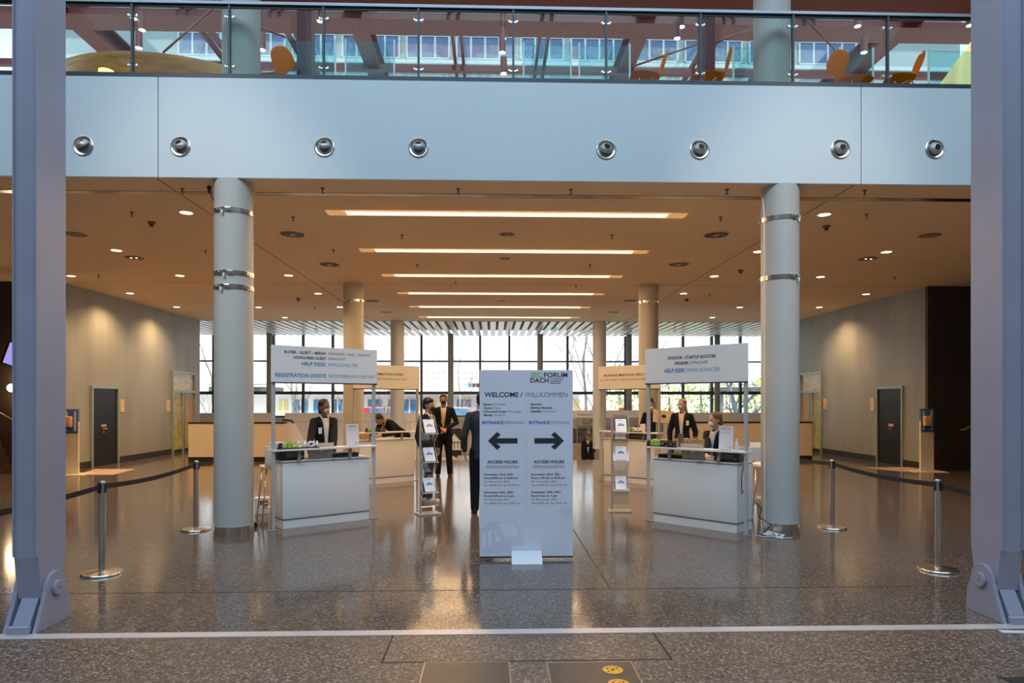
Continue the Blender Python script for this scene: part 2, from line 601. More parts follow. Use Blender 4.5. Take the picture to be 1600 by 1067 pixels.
def clasp_ring(parent, z, r, a0, name='clamp_band'):
    b = MB()
    b.lathe([(r + .001, z - .028), (r + .008, z - .028), (r + .008, z + .028), (r + .001, z + .028)], n=40)
    band = b.build(name, STEEL, parent, smooth='auto')
    for da in (-.28, .28, 1.2, 3.5):
        a = a0 + da
        cx, cy = (r + .018) * math.cos(a), (r + .018) * math.sin(a)
        MB().box((-.035, -.012, -.02), (.035, .012, .02), bev=.004).cyl((.0, -.02, 0), (.0, .02, 0), .009, n=10).build(
            'clamp_buckle', STEEL, band, loc=(cx, cy, z), rot=(0, 0, a + PI / 2))
    # the hanging lock between the buckles
    MB().cyl((0, 0, -.045), (0, 0, 0), .014, n=12).build('clamp_lock', WHITE, band, loc=((r + .026) * math.cos(a0), (r + .026) * math.sin(a0), z - .012))
    return band


def column(x, y, ztop, label, rings, base=True, group='round columns along the passage', seam=True):
    c = thing('round_column', label, 'column', (x, y, 0), group=group)
    sh = MB()
    sh.lathe([(R_COL, .10 if base else 0), (R_COL, ztop)], n=64)
    sh.build('shaft', COLM, c, smooth='auto')
    if base:
        MB().lathe([(R_COL + .006, 0), (R_COL + .006, .10), (R_COL - .01, .104)], n=64).build('base_band', STEEL, c, smooth='auto')
    if seam:
        MB().lathe([(R_COL + .0005, 2.62), (R_COL + .002, 2.622), (R_COL + .0005, 2.624)], n=64).build('weld_seam', M('seam', (.52, .52, .49), .5), c, smooth='auto')
    for z, a in rings:
        clasp_ring(c, z, R_COL, a)
    return c


YC = [8.455, 15.66, 22.86]
column(-COLX, YC[0], ZC, 'pale round column with three metal clamp bands beside the registration onsite desk', [(3.99, -PI / 2 - .2), (3.22, -PI / 2 - .1), (3.05, -PI / 2 - .25)])
column(COLX, YC[0], ZC, 'pale round column with two metal clamp bands beside the sponsor help desk', [(3.96, -PI / 2 + .65), (3.21, -PI / 2 + .6)])
column(-COLX, YC[1], ZC, 'round column in warm light rising behind the registration onsite header', [(3.97, -PI / 2)], base=True, seam=False)
column(COLX, YC[1], ZC, 'round column in warm light rising behind the sponsor help desk header', [(3.97, -PI / 2 - .3)], base=True, seam=False)
column(-COLX, YC[2], ZC, 'slim far round column rising behind the information desk header', [], base=False, seam=False)
column(COLX, YC[2], ZC, 'slim far round column rising behind the business meetings header', [], base=False, seam=False)
# the same columns carry on through the balcony
for s, lab in ((-1, 'pale round column seen through the balcony glass above the three-clamp column'), (1, 'pale round column seen through the balcony glass above the two-clamp column')):
    c = thing('upper_column', lab, 'column', (s * COLX, YC[0] + .25, 5.64), group='columns on the balcony')
    MB().lathe([(R_COL, 0), (R_COL, 1.9)], n=48).build('shaft', COLM, c, smooth='auto')
    MB().lathe([(R_COL + .02, 0), (R_COL + .02, .05)], n=48).build('foot_ring', STEEL, c, smooth='auto')

# columns at the glass front
cx0 = P(421, 540, y=YG - .9).x
cdx = (P(983, 540, y=YG - .9).x - cx0) / 4
for k in range(-2, 8):
    x = cx0 + k * cdx
    c = MB().lathe([(.115, -1.35), (.115, ZC)], n=24).build('facade_column', M('facade_column_paint', (.36, .36, .31), .5, var=.04), smooth='auto', loc=(x, YG - .9, 0))
    tag(c, 'slim grey column standing just inside the glass front', 'column', 'slim columns along the glass front')

# ================================================================== steel pylons in the foreground


def pylon(x, s, label):
    """s = +1: the inner face looks to +x"""
    p = thing('steel_pylon', label, 'pylon', (x, 4.80, 0))
    sh = MB()
    prof = [(.07, 11), (.07, .52), (.115, .22), (.16, .15), (.28, .15), (.33, .22), (.385, .52), (.385, 11)]
    sh.prism(prof, -.085, .085)
    sh.build('shaft', PYLON, p, bevel=.004)
    # flange edges that run up the front
    for q in (-.085, .075):
        MB().box((q, .055, .53), (q + .010, .072, 11)).build('flange_edge', PYLON, p)
    foot = MB()
    arc = [(.225 + .115 * math.cos(t), .27 + .125 * math.sin(t)) for t in [PI * (k / 14) for k in range(15)]]
    poly = [(-.02 + .02, 0), (.40, 0)] + [(.375, .18)] + arc + [(.08, .18)]
    for q in (-.118, .088):
        f = MB()
        f.prism(poly, q, q + .03)
        f.build('foot_plate', PYLON, p, bevel=.003)
    MB().prism([(.0, 0), (.02, .06), (.13, .25), (.20, .25), (.30, 0)], -.06, .06).build('foot_wedge', PYLON, p, bevel=.004)
    MB().box((-.075, -.025, 0), (.075, .02, .055), bev=.006).build('foot_stop', PYLON, p)
    for q, d in ((-.118, -1), (.118, 1)):
        b = MB().cyl((q, .225, .27), (q + d * .022, .225, .27), .055, n=32)
        bb = b.build('pin_boss', PYLON, p, smooth='auto', bevel=.003)
        MB().cyl((q + d * .022, .225, .27), (q + d * .023, .225, .27), .006, n=12).build('pin_hole', BLACK, bb)
    return p


pylon(-3.57, 1, 'tall blue-grey steel pylon on a pinned foot, beside the globe lamp')
pylon(3.66, -1, 'tall blue-grey steel pylon on a pinned foot, cut by the picture edge')

# ================================================================== balcony balustrade
bal = thing('balcony_balustrade', 'glass balustrade with dark steel posts and handrail on top of the white balcony front', 'balustrade', (0, YF + .02, 5.60))
YR = YF + .03
MB().box((-20, -.02, .0), (20, .03, .055)).build('bottom_rail', RAILM, bal)
MB().box((-20, -.03, .905), (20, .035, .94)).build('handrail', M('handrail_steel', (.28, .30, .32), .35, .6, var=.05), bal)
MB().box((-20, .0, .87), (20, .02, .905)).build('under_rail', BLACK, bal)
MB().box((-20, .028, .055), (20, .040, .87)).build('glass_panel', GLASS, bal)
posts = [207.5, 359, 506, 654, 802, 947, 1094, 1238.5, 1386]
for px in posts + [60, -90, 1530, 1675]:
    x = P(px, 60, y=YF + .03).x
    po = MB().box((x - .012, -.018, .05), (x + .012, .026, .905)).build('post', RAILM, bal)
    for z in (.16, .77):
        c = MB()
        c.box((x - .06, .02, z - .008), (x + .06, .05, z + .008)).cyl((x - .05, -.0, z), (x - .05, .05, z), .010, n=10).cyl((x + .05, -.0, z), (x + .05, .05, z), .010, n=10)
        c.build('glass_clamp', STEEL, po)

# ================================================================== air nozzles in the fascia
nozzles = [(130.5, 228, .75, -.3, 'before the panel joint nearest the staircase'), (282, 229, .55, -.1, 'just past the joint above the three-clamp column'),
           (507, 230, .75, 0, 'first past the three-clamp column'), (654, 231, .75, 0, 'ball turned up, before the welcome sign'),
           (947, 234, .35, .1, 'dark opening showing, just past the welcome sign'), (1093, 234, .25, .1, 'above the sponsor booth header'),
           (1313, 233, .05, .0, 'just before the joint past the two-clamp column'), (1460, 233, .05, .05, 'last before the cut-off pylon')]
for px, py, tilt, az, lab in nozzles:
    p = P(px, py, y=YF)
    n = thing('air_nozzle', 'round steel air nozzle in the balcony front, ' + lab, 'air nozzle', (p.x, YF, p.z), group='air nozzles in the balcony front')
    MB().lathe([(.122, 0), (.122, -.010), (.112, -.016), (.092, -.010), (.086, .0), (.086, -.002)], axis='Y', n=40).build('flange', STEEL, n, smooth='auto')
    MB().lathe([(.086, -.002), (.0, -.003)], axis='Y', n=32).build('recess', M('recess_steel', (.30, .30, .29), .5, .6), n)
    T = Euler((-tilt, 0, az)).to_matrix().to_4x4()
    b = MB().lathe([(.020, -.002), (.062, -.008), (.074, -.022), (.072, -.036), (.060, -.052), (.046, -.064), (.040, -.067), (.036, -.060)], axis='Y', n=32, mat=T)
    ball = b.build('ball', M('nozzle_steel', (.52, .51, .48), .42, .7, var=.06), n, smooth='auto')
    MB().lathe([(.038, -.061), (.0, -.061)], axis='Y', n=24, mat=T).build('opening', BLACK, ball)

# ================================================================== ceiling strip lights
STRIP = M('strip_diffuser', (1, 1, 1), .5, emit=(1.0, .84, .62), es=3.2)
STRIPF = M('strip_reveal', (.85, .60, .32), .5, emit=(1., .6, .22), es=.35)
ords = ['first and longest looking', 'second', 'third', 'fourth', 'fifth', 'sixth and farthest']
for i, y in enumerate(STRIP_Y):
    L = thing('strip_light', 'glowing ceiling strip light, %s from the balcony front' % ords[i], 'ceiling light', (0, y, ZC - .006), group='ceiling strip lights')
    MB().box((-2.34, -.09, -.004), (2.34, .09, .0)).build('diffuser', STRIP, L)
    fr = MB().box((-2.37, -.115, -.008), (2.37, -.09, 0)).box((-2.37, .09, -.008), (2.37, .115, 0)).box((-2.62, -.115, -.008), (-2.34, .115, 0)).box((2.34, -.115, -.008), (2.62, .115, 0))
    fr.build('reveal', STRIPF, L)

# ================================================================== downlights
LAMP = M('downlight_lens', (1, 1, 1), .5, emit=(1.0, .80, .55), es=6)
dl = [(291, 332), (182, 391), (281, 430.5), (276, 479.5), (111, 431), (451, 430), (497, 458.5), (404, 480), (531, 479.5), (445, 496),
      (1288, 335), (1385, 393.5), (1185, 393), (1282, 432.5), (1116, 431.5), (1353, 459.5), (1068, 458.5), (1280, 480), (1156, 480), (1113, 496), (203, 458)]
proto = None
for i, (px, py) in enumerate(dl):
    p = P(px, py, z=ZC)
    if proto is None:
        proto = thing('downlight', '', 'ceiling light', group='round recessed downlights')
        MB().lathe([(.105, 0), (.105, -.006), (.09, -.008), (.085, 0)], n=28).build('rim', CEIL, proto, smooth='auto')
        MB().lathe([(.085, -.003), (.0, -.003)], n=28).build('lens', LAMP, proto)
    side = 'staircase' if px < 800 else 'warm handrail'
    o = place(proto, i == 0, (p.x, p.y, ZC), label='small round glowing downlight recessed in the brown ceiling beside the rows of strip lights')
    if i not in (8, 9, 18, 19, 14, 6, 11, 15):
        light('downlight_beam', 'SPOT', (p.x, p.y, ZC - .03), 250 if abs(p.x) > 6 else 225, (1.0, .61, .29), rot=(0, 0, 0), spot_size=math.radians(140), spot_blend=.8, shadow_soft_size=.08)

# ================================================================== round air diffusers, sensors, sprinklers
vents = [(457, 366, .20, 'large, nearest the three-clamp column'), (515, 413, .20, 'large, before the warm column behind the onsite header'), (582, 470, .18, 'just beside the warm column behind the onsite header'),
         (603, 487.5, .16, 'before the slim column behind the information desk'), (1119, 367, .20, 'large, nearest the two-clamp column'), (1061, 413, .20, 'large, before the warm column behind the sponsor header'),
         (984, 469.5, .18, 'just beside the warm column behind the sponsor header'), (959, 487.5, .16, 'before the slim column behind business meetings'),
         (792, 366, .12, 'small, between first and second strip light'), (789, 404, .10, 'small, between second and third strip light'), (783, 470, .11, 'small, between fourth and fifth strip light')]
for px, py, r, lab in vents:
    p = P(px, py, z=ZC)
    v = thing('air_diffuser', 'round ceiling air diffuser, ' + lab, 'air vent', (p.x, p.y, ZC), group='round air diffusers')
    MB().lathe([(r + .02, 0), (r + .02, -.006), (r, -.010), (r - .01, -.002)], n=40).build('rim', M('vent_rim', (.55, .50, .48), .35, .6, var=.04), v, smooth='auto')
    MB().lathe([(r - .01, -.002), (0, -.003)], n=32).build('recess', M('vent_dark', (.10, .07, .05), .6), v)
    fn = MB()
    for k in range(16):
        a = k * PI / 8
        c, s = math.cos(a), math.sin(a)
        fn.tube([(c * r * .2, s * r * .2, -.008), (c * r * .92, s * r * .92, -.008)], .006, n=5)
    fn.lathe([(r * .24, -.004), (r * .24, -.012), (0, -.012)], n=16)
    fn.build('vane', M('vent_vane', (.40, .36, .34), .35, .5), v)
for px, py, lab in [(118, 366, 'beside the blue-grey pylon at the staircase'), (1453, 367.5, 'beside the pylon cut by the picture edge'), (1356, 404, 'beyond the two-clamp column, with lit spots'), (210, 402.5, 'between pylon and three-clamp column, with lit spots')]:
    p = P(px, py, z=ZC)
    d = MB().lathe([(.17, 0), (.17, -.008), (.14, -.012), (0, -.012)], n=32).build('ceiling_disc', M('disc_brown', (.30, .22, .16), .6), loc=(p.x, p.y, ZC), smooth='auto')
    tag(d, 'flat round brown cover in the ceiling, ' + lab, 'ceiling cover', 'round ceiling covers')
    if 'lit' in lab:
        MB().lathe([(.02, -.013), (0, -.014)], n=10).build('lit_spot', LAMP, d, loc=(.05, -.02, 0))
        MB().lathe([(.02, -.013), (0, -.014)], n=10).build('lit_spot', LAMP, d, loc=(-.05, -.02, 0))
proto = None
for i, (px, py) in enumerate([(237, 347), (1291, 353), (466, 466), (1157, 422), (1073, 467)]):
    p = P(px, py, z=ZC)
    if proto is None:
        proto = thing('ceiling_sensor', '', 'sensor', group='ceiling sensors')
        MB().lathe([(.06, 0), (.06, -.02), (.035, -.03), (.03, -.07), (0, -.075)], n=20).build('sensor_body', M('sensor_brown', (.22, .15, .10), .5), proto, smooth='auto')
        MB().ball((0, -.025, -.05), .02, n=10).build('sensor_eye', BLACK, proto)
    place(proto, i == 0, (p.x, p.y, ZC), label='small brown sensor hanging from the ceiling')
proto = None
spr = [(206, 331), (285, 295), (504, 294), (716, 295), (892, 296), (1351, 297), (1354, 335), (628, 367), (956, 367), (652, 413), (922, 413), (521, 390), (154, 430), (321, 391), (712, 440), (900, 446), (1398, 432), (347, 458), (492, 480), (1109, 459), (1136, 296), (270, 480), (458, 339), (1126, 339)]
for i, (px, py) in enumerate(spr):
    p = P(px, py, z=ZC)
    if proto is None:
        proto = thing('sprinkler', '', 'sprinkler', group='ceiling sprinklers')
        MB().lathe([(.03, 0), (.03, -.006), (.01, -.008), (.009, -.04), (.004, -.05)], n=12).build('sprinkler_head', M('sprinkler_brass', (.15, .11, .08), .4, .5), proto, smooth='auto')
        MB().lathe([(.022, -.062), (.022, -.065), (0, -.065)], n=12).cyl((.012, 0, -.045), (.012, 0, -.064), .003, n=6).cyl((-.012, 0, -.045), (-.012, 0, -.064), .003, n=6).build('deflector', M('sprinkler_brass'), proto)
    place(proto, i == 0, (p.x, p.y, ZC), label='tiny dark sprinkler head under the brown ceiling')
# hooks hanging from the slatted ceiling
for i, px in enumerate([494, 682, 868, 1054]):
    p = P(px, 508, z=ZC - .02)
    h = MB().cyl((0, 0, .06), (0, 0, -.10), .012, n=8).tube([(-.03, 0, -.10), (-.05, 0, -.2), (0, 0, -.26), (.05, 0, -.2), (.03, 0, -.10)], .012, n=6)
    tag(h.build('hanging_hook', GREYM, loc=p, smooth='auto'), 'small dark hook hanging under the pale slatted ceiling', 'hook', 'hooks under the slatted ceiling')
# black cable from the ceiling to the top clamp of the three-clamp column
c = MB().tube([P(327, 293, y=8.42), P(330, 305, y=8.4), P(337, 320, y=8.38), P(343, 333, y=8.36)], .009, n=8)
c.lathe([(.03, 0), (.02, -.06), (.008, -.09)], c=P(327, 291, y=8.42) , n=12)
tag(c.build('hanging_cable', BLACK, smooth='auto'), 'black cable running from the ceiling to the top clamp band of the three-clamp column', 'cable')
c = MB().tube([P(1186, 293, y=8.5), P(1191, 305, y=8.45), P(1194, 335, y=8.3), P(1194, 380, y=8.3), P(1194.5, 450, y=8.3), P(1194.5, 640, y=8.3), P(1194.5, 822, y=8.3)], .006, n=6)
tag(c.build('column_cable', WHITE, smooth='auto'), 'thin white cable running down the side of the two-clamp column', 'cable')

# ================================================================== stanchions and belts
BELT = M('belt_black', (.012, .012, .014), .6, var=.1)


def stanchion_parts(s):
    MB().lathe([(.178, 0), (.178, .012), (.17, .022), (.05, .030), (.03, .036), (0, .036)], n=48).build('base', STEEL, s, smooth='auto')
    MB().lathe([(.030, .03), (.030, .80), (.031, .80), (.031, .87), (.024, .885), (0, .885)], n=28).build('pole', STEEL, s, smooth='auto')
    b = MB().box((-.038, -.012, .775), (.038, .012, .865), rot=None).box((-.012, -.038, .775), (.012, .038, .865))
    b.build('belt_head', BLACK, s)


spos = [(P(159.5, 897, z=0), 'steel belt post nearest the blue-grey pylon on the staircase side'), (P(306.5, 828, z=0), 'steel belt post standing beside the three-clamp column'),
        (P(1466, 891, z=0), 'steel belt post near the pylon cut by the picture edge'), (P(1300, 825, z=0), 'steel belt post standing beside the two-clamp column')]
extra = [(Vector((-4.0, 4.25, 0)), 'steel belt post hidden behind the picture edge on the staircase side'), (Vector((-4.1, 10.5, 0)), 'steel belt post hidden behind the three-clamp column'),
         (Vector((4.05, 4.3, 0)), 'steel belt post beyond the picture edge near the warm handrail'), (Vector((4.25, 10.7, 0)), 'steel belt post hidden behind the two-clamp column')]
proto = None
allp = spos + extra
for i, (p, lab) in enumerate(allp):
    if proto is None:
        proto = thing('stanchion', '', 'belt post', group='steel belt posts')
        stanchion_parts(proto)
    place(proto, i == 0, (p.x, p.y, 0), label=lab)


def belt(a, b, lab):
    a, b = Vector((a.x, a.y, .83)), Vector((b.x, b.y, .83))
    d = (b - a).normalized()
    a2, b2 = a + d * .04, b - d * .04
    n = 10
    m = MB()
    side = Vector((-d.y, d.x, 0)) * .0012
    top, bot = [], []
    for k in range(n + 1):
        t = k / n
        c = a2.lerp(b2, t) - Vector((0, 0, .035 * math.sin(PI * t)))
        top.append(c)
    for q in range(n):
        c0, c1 = top[q], top[q + 1]
        v = [m.bm.verts.new(c0 + side + Vector((0, 0, h))) for h in (-.024, .024)] + [m.bm.verts.new(c1 + side + Vector((0, 0, h))) for h in (.024, -.024)]
        w_ = [m.bm.verts.new(c0 - side + Vector((0, 0, h))) for h in (-.024, .024)] + [m.bm.verts.new(c1 - side + Vector((0, 0, h))) for h in (.024, -.024)]
        m.bm.faces.new(v); m.bm.faces.new(w_[::-1])
        m.bm.faces.new((v[1], w_[1], w_[2], v[2])); m.bm.faces.new((v[0], v[3], w_[3], w_[0]))
    tag(m.build('barrier_belt', BELT), lab, 'belt', 'black barrier belts')


q = [p for p, _ in allp]
belt(q[4], q[0], 'black barrier belt running behind the blue-grey pylon at the staircase side')
belt(q[0], q[1], 'black barrier belt between the two belt posts on the staircase side')
belt(q[1], q[5], 'black barrier belt passing behind the three-clamp column')
belt(q[6], q[2], 'black barrier belt running behind the pylon cut by the picture edge')
belt(q[2], q[3], 'black barrier belt between the two belt posts on the warm handrail side')
belt(q[3], q[7], 'black barrier belt passing behind the two-clamp column')
# ================================================================== registration booths
BW = 1.43      # outer width, local x from -BW/2 to BW/2; front faces -y
HZ0, HZ1 = 1.885, 2.355


def booth(name_label, loc, rz, lines, flip=1, cat='booth'):
    xa, xb = (-.57, .655) if flip > 0 else (-.655, .57)
    b = thing('registration_booth', name_label, cat, loc, rz, group='registration booths with headers')
    body = MB().box((xa, .03, .115), (xb, .50, .855), bev=.035)
    body.build('counter_body', WHITE, b, smooth='auto')
    MB().box((xa + .015, .045, 0), (xb - .015, .485, .108)).build('plinth', WHITE, b)
    MB().box((xa + .01, .04, .106), (xb - .01, .49, .117)).build('shadow_gap', GREYM, b)
    MB().box((xa - .012, .02, .857), (xb + .012, .52, .875), bev=.004).build('counter_top', WHITE, b)
    POST = M('post_aluminium', (.62, .64, .65), .35, .35, var=.03)
    for x in (-BW / 2 + .022, BW / 2 - .022):
        po = MB().box((x - .02, -.015, 0), (x + .02, .025, HZ0), bev=.003).build('post', POST, b)
        MB().box((x - .06, -.02, 0), (x + .06, .06, .008)).build('post_foot', GREYM, po)
    MB().box((-BW / 2, -.06, 1.005), (BW / 2, .16, 1.03), bev=.004).build('shelf', WHITE, b)
    for x in (-.36, .34):
        MB().box((x - .02, -.01, .87), (x + .02, .015, 1.01), rot=(-.12, .12, 0)).build('shelf_bracket', GREYM, b)
    h = MB().box((-BW / 2 - .01, -.035, HZ0), (BW / 2 + .01, .0, HZ1)).build('header_panel', WHITE, b)
    MB().box((-BW / 2 - .01, -.037, HZ0 - .014), (BW / 2 + .01, .002, HZ0 + .002)).build('header_edge', NAVY, b)
    W_, H_ = BW + .02, HZ1 - HZ0
    for s, f0, f1, fy, fh, m, bo in lines:
        txt(h, s, -W_ / 2 + f0 * W_, -W_ / 2 + f1 * W_, HZ1 - fy * H_, fh * H_, m, bo, y=-.0375)
    return b


def yaw_of(a, b):
    return math.atan2(b.y - a.y, b.x - a.x)


BO, LI = .016, -.004
A, B = P(425.5, 597, z=HZ0), P(585.5, 599.7, z=HZ0)
BL_yaw = yaw_of(A, B)
m = (A + B) / 2
BL = Vector((m.x, m.y, 0))
bl = booth('white registration booth with blue HELP DESK and REGISTRATION ONSITE header', BL, BL_yaw, [
    ('BUYER - GUEST - MEDIA', .109, .489, .17, .075, INK, BO), ('EINKÄUFER - GAST - MEDIUM', .514, .919, .17, .07, INKG, LI),
    ('HONOURED GUEST', .192, .489, .31, .075, INK, BO), ('EHRENGAST', .514, .688, .31, .07, INKG, LI),
    ('HELP DESK', .263, .489, .475, .095, INKB, BO), ('INFO-SCHALTER', .514, .803, .475, .09, INKBL, LI),
    ('REGISTRATION ONSITE', .03, .489, .80, .10, INKB, BO), ('REGISTRIERUNG VOR ORT', .514, .979, .80, .09, INKBL, LI)])
A, B = P(1012.5, 599.2, z=HZ0), P(1166, 596, z=HZ0)
BR_yaw = yaw_of(A, B)
m = (A + B) / 2
BR = Vector((m.x, m.y, 0))
br = booth('white registration booth with SPONSOR, SPEAKER and blue HELP DESK header', BR, BR_yaw, [
    ('SPONSOR - STARTUP BOOSTER', .245, .72, .295, .085, INK, BO), ('SPEAKER /', .316, .476, .45, .085, INK, BO), ('SPRECHER', .485, .643, .45, .08, INKG, LI),
    ('HELP DESK /', .211, .448, .65, .11, INKB, BO), ('INFO-SCHALTER', .456, .756, .65, .105, INKBL, LI)], -1)
u = Vector((math.cos(BL_yaw), math.sin(BL_yaw), 0))
e = P(653.5, 608.2, z=HZ0); e.z = 0
BIL = e - u * (BW / 2)
bil = booth('tan-lit booth with INFORMATION DESK header behind the registration onsite booth', BIL, BL_yaw, [
    ('INFORMATION DESK', .20, .745, .38, .10, INK, BO), ('INFORMATIONSSCHALTER', .14, .80, .58, .095, INKG, LI)])
u = Vector((math.cos(BR_yaw), math.sin(BR_yaw), 0))
e = P(937.3, 608.3, z=HZ0); e.z = 0
BIR = e + u * (BW / 2)
bir = booth('tan-lit booth with BUSINESS MEETINGS HELP DESK header behind the sponsor booth', BIR, BR_yaw, [
    ('BUSINESS MEETINGS HELP DESK', .10, .90, .40, .09, INK, BO), ('AUSKUNFT GESCHÄFTSTREFFEN', .03, .95, .60, .09, INKG, LI)], -1)


class Frame:
    """things placed on a booth: booth coordinates -> world"""

    def __init__(self, o, yaw):
        self.o, self.yaw = o, yaw

    def __call__(self, x, y, z):
        c, s = math.cos(self.yaw), math.sin(self.yaw)
        return Vector((self.o.x + c * x - s * y, self.o.y + s * x + c * y, z))


FL, FR, FIL, FIR = Frame(BL, BL_yaw), Frame(BR, BR_yaw), Frame(BIL, BL_yaw), Frame(BIR, BR_yaw)


def hash_letters(loc, rz, dach, lab, w=.50):
    t = thing('letter_sign', lab, 'letter sign', loc, rz, group='hash letter signs on booth shelves')
    MB().box((-.01, -.02, 0), (w + .01, .03, .012)).build('letter_base', BLACK, t)
    h = .075
    txt(t, '#', 0, w * .11, .012 + h / 2, h, BLACK, .05, y=-.01, name='letter_hash', depth=.025)
    txt(t, 'JEC', w * .13, w * .46, .012 + h / 2, h, GREEN, .05, y=-.01, name='letters_green', depth=.025)
    txt(t, 'DACH', w * .48, w, .012 + h / 2, h, dach, .05, y=-.01, name='letters_dach', depth=.025)
    return t


hash_letters(FL(-.64, -.02, 1.031), BL_yaw, WHITE, 'hash sign with green JEC and white DACH on the registration onsite booth shelf', .52)
hash_letters(FR(-.70, -.02, 1.031), BR_yaw, BLACK, 'hash sign with green JEC and black DACH on the sponsor booth shelf', .44)
hash_letters(FIL(-.46, 0, 1.031), BL_yaw, BLACK, 'hash sign with green JEC and black DACH on the information desk shelf', .42)
hash_letters(FIR(-.10, 0, 1.031), BR_yaw, WHITE, 'hash sign with green JEC and white DACH on the business meetings shelf', .40)


def card_sign(loc, rz, lab):
    t = thing('card_stand', lab, 'table sign', loc, rz, group='upright cards on booth shelves')
    p = MB().box((-.095, -.004, .004), (.095, .004, .30), rot=(-.08, 0, 0), at=(0, 0, 0)).build('card', M('card_white', (.80, .80, .84), .4, var=.02), t)
    MB().box((-.08, -.03, 0), (.08, .04, .006)).build('card_foot', ACRYL, t)
    tp = [('REGISTRATION', -.06, .06, .275, .014, INK), ('REGISTRIERUNG VOR ORT', -.08, .08, .255, .010, INKG), ('SCAN HERE', -.05, .05, .215, .014, GREEN), ('FOLLOW US', .02, .085, .045, .010, INKG), ('JEC FORUM DACH', .02, .085, .030, .009, INKG)]
    for s, a, b, z, h, m in tp:
        o = txt(t, s, a, b, z, h, m, .01, y=-.0065)
        for v in o.data.vertices:
            v.co.y += v.co.z * .08 - .0005
    return t


card_sign(FL(.40, .04, 1.031), BL_yaw + .1, 'upright white info card on the shelf of the registration onsite booth')
card_sign(FR(.42, .02, 1.031), BR_yaw - .05, 'upright white info card on the shelf of the sponsor booth')


def laptop(loc, rz, lab):
    t = thing('laptop', lab, 'laptop', loc, rz, group='silver laptops')
    SIL = M('laptop_silver', (.48, .44, .38), .3, .7, var=.03)
    MB().box((-.165, -.0, 0), (.165, .23, .014), bev=.004).build('laptop_base', SIL, t)
    MB().box((-.12, .10, .0145), (.12, .21, .016)).build('keyboard', BLACK, t)
    lid = MB().box((-.165, -.006, .012), (.165, .001, .222), rot=(.30, 0, 0), at=(0, 0, .012)).build('lid', SIL, t)
    MB().box((-.155, .0015, .022), (.155, .003, .212), rot=(.30, 0, 0), at=(0, 0, .012)).build('screen', BLACK, lid)
    # bitten-fruit emblem on the lid
    em = MB()
    pts = []
    for k in range(28):
        a = k * 2 * PI / 28
        r = .021 * (1 + .06 * math.cos(2 * a))
        x, z = r * math.cos(a), r * math.sin(a) * 1.02
        dx, dz = x - .024, z - .003
        if dx * dx + dz * dz < .009 ** 2:
            x = .024 - math.sqrt(max(0, .009 ** 2 - dz * dz))
        pts.append((x, z))
    em.prism(pts, -.0085, -.0075, 'Y')
    em.prism([(0, .022), (.006, .026), (.009, .034), (.002, .030)], -.0085, -.0075, 'Y')
    o = em.build('emblem', M('emblem_white', (.9, .9, .9), .3), lid)
    for v in o.data.vertices:
        y, z = v.co.y, v.co.z + .105
        c, s = math.cos(.30), math.sin(.30)
        v.co.y = y * c - z * s * -1 * -1
        v.co.y, v.co.z = y * c - z * s, y * s + z * c + .012
    return t


laptop(FL(-.04, .10, .876), BL_yaw, 'silver laptop open on the registration onsite counter, emblem facing out')
laptop(FR(-.06, .10, .876), BR_yaw, 'silver laptop open on the sponsor booth counter, emblem facing out')


def printer(loc, rz, lab, col=None, w=.34):
    t = thing('printer', lab, 'printer', loc, rz, group='label printers on the counters')
    m_ = col or M('printer_dark', (.05, .055, .058), .35, var=.05)
    MB().box((-w / 2, 0, 0), (w / 2, .26, .125), bev=.022).build('printer_body', m_, t, smooth='auto')
    MB().box((-w * .25, -.006, .02), (w * .32, .002, .10), bev=.01).build('front_cover', M('printer_grey', (.16, .19, .19), .3), t, smooth='auto')
    MB().box((-w * .2, -.01, .015), (w * .3, -.004, .03)).build('paper_slot', BLACK, t)
    MB().box((w * .36, -.004, .03), (w * .44, .002, .05)).build('power_button', M('button_grey', (.4, .4, .4), .4), t)
    return t


printer(FL(-.42, .10, .876), BL_yaw, 'dark label printer under the shelf of the registration onsite booth', w=.34)
printer(FR(.38, .10, .876), BR_yaw, 'dark grey label printer beside the laptop on the sponsor booth', w=.33)
printer(FIR(.10, .12, .876), BR_yaw, 'wide black printer under the shelf of the business meetings booth', BLACK, w=.5)
t = MB().box((-.18, 0, 0), (.18, .26, .045), bev=.005).build('document_tray', BLACK, loc=FR(-.42, .10, .876), rot=(0, 0, BR_yaw))
tag(t, 'flat black tray on the sponsor booth counter beside the laptop', 'tray')
TEAL = M('box_teal', (.02, .16, .22), .5, var=.2)
for i, (x, lab) in enumerate(((.20, 'teal and dark box on the registration onsite counter, beside the laptop'), (.42, 'teal and dark box on the registration onsite counter, at the post end'))):
    t = thing('badge_box', lab, 'box', FL(x, .12, .876), BL_yaw, group='teal badge boxes')
    MB().box((-.10, 0, 0), (.10, .2, .03)).build('box_tray', TEAL, t)
    MB().box((-.10, 0, .031), (.10, .2, .055)).build('box_lid', M('box_dark', (.03, .035, .04), .5), t)
# paper sheets
for F, x, y, lab in ((FL, .06, .06, 'white paper sheet on the registration onsite counter beside the laptop'), (FR, .12, .06, 'white paper sheet on the sponsor booth counter between laptop and printer')):
    tag(MB().box((-.1, -.03, 0), (.1, .1, .003)).build('paper_sheet', M('paper', (.85, .85, .85), .6), loc=F(x, y, .876), rot=(0, 0, .1)), lab, 'paper')
# white box on the shelf end of the onsite booth
t = MB().box((0, -.05, 0), (.16, .10, .085), bev=.004).build('white_carton', WHITE, loc=FL(-.705, .01, 1.031), rot=(0, 0, BL_yaw))
t.location = FL(-.70, .07, 1.031)
tag(t, 'small white carton behind the hash letters on the registration onsite shelf', 'carton')
# kraft bags and tube
KR = M('kraft_paper', (.50, .31, .13), .75, var=.15, scale=12)


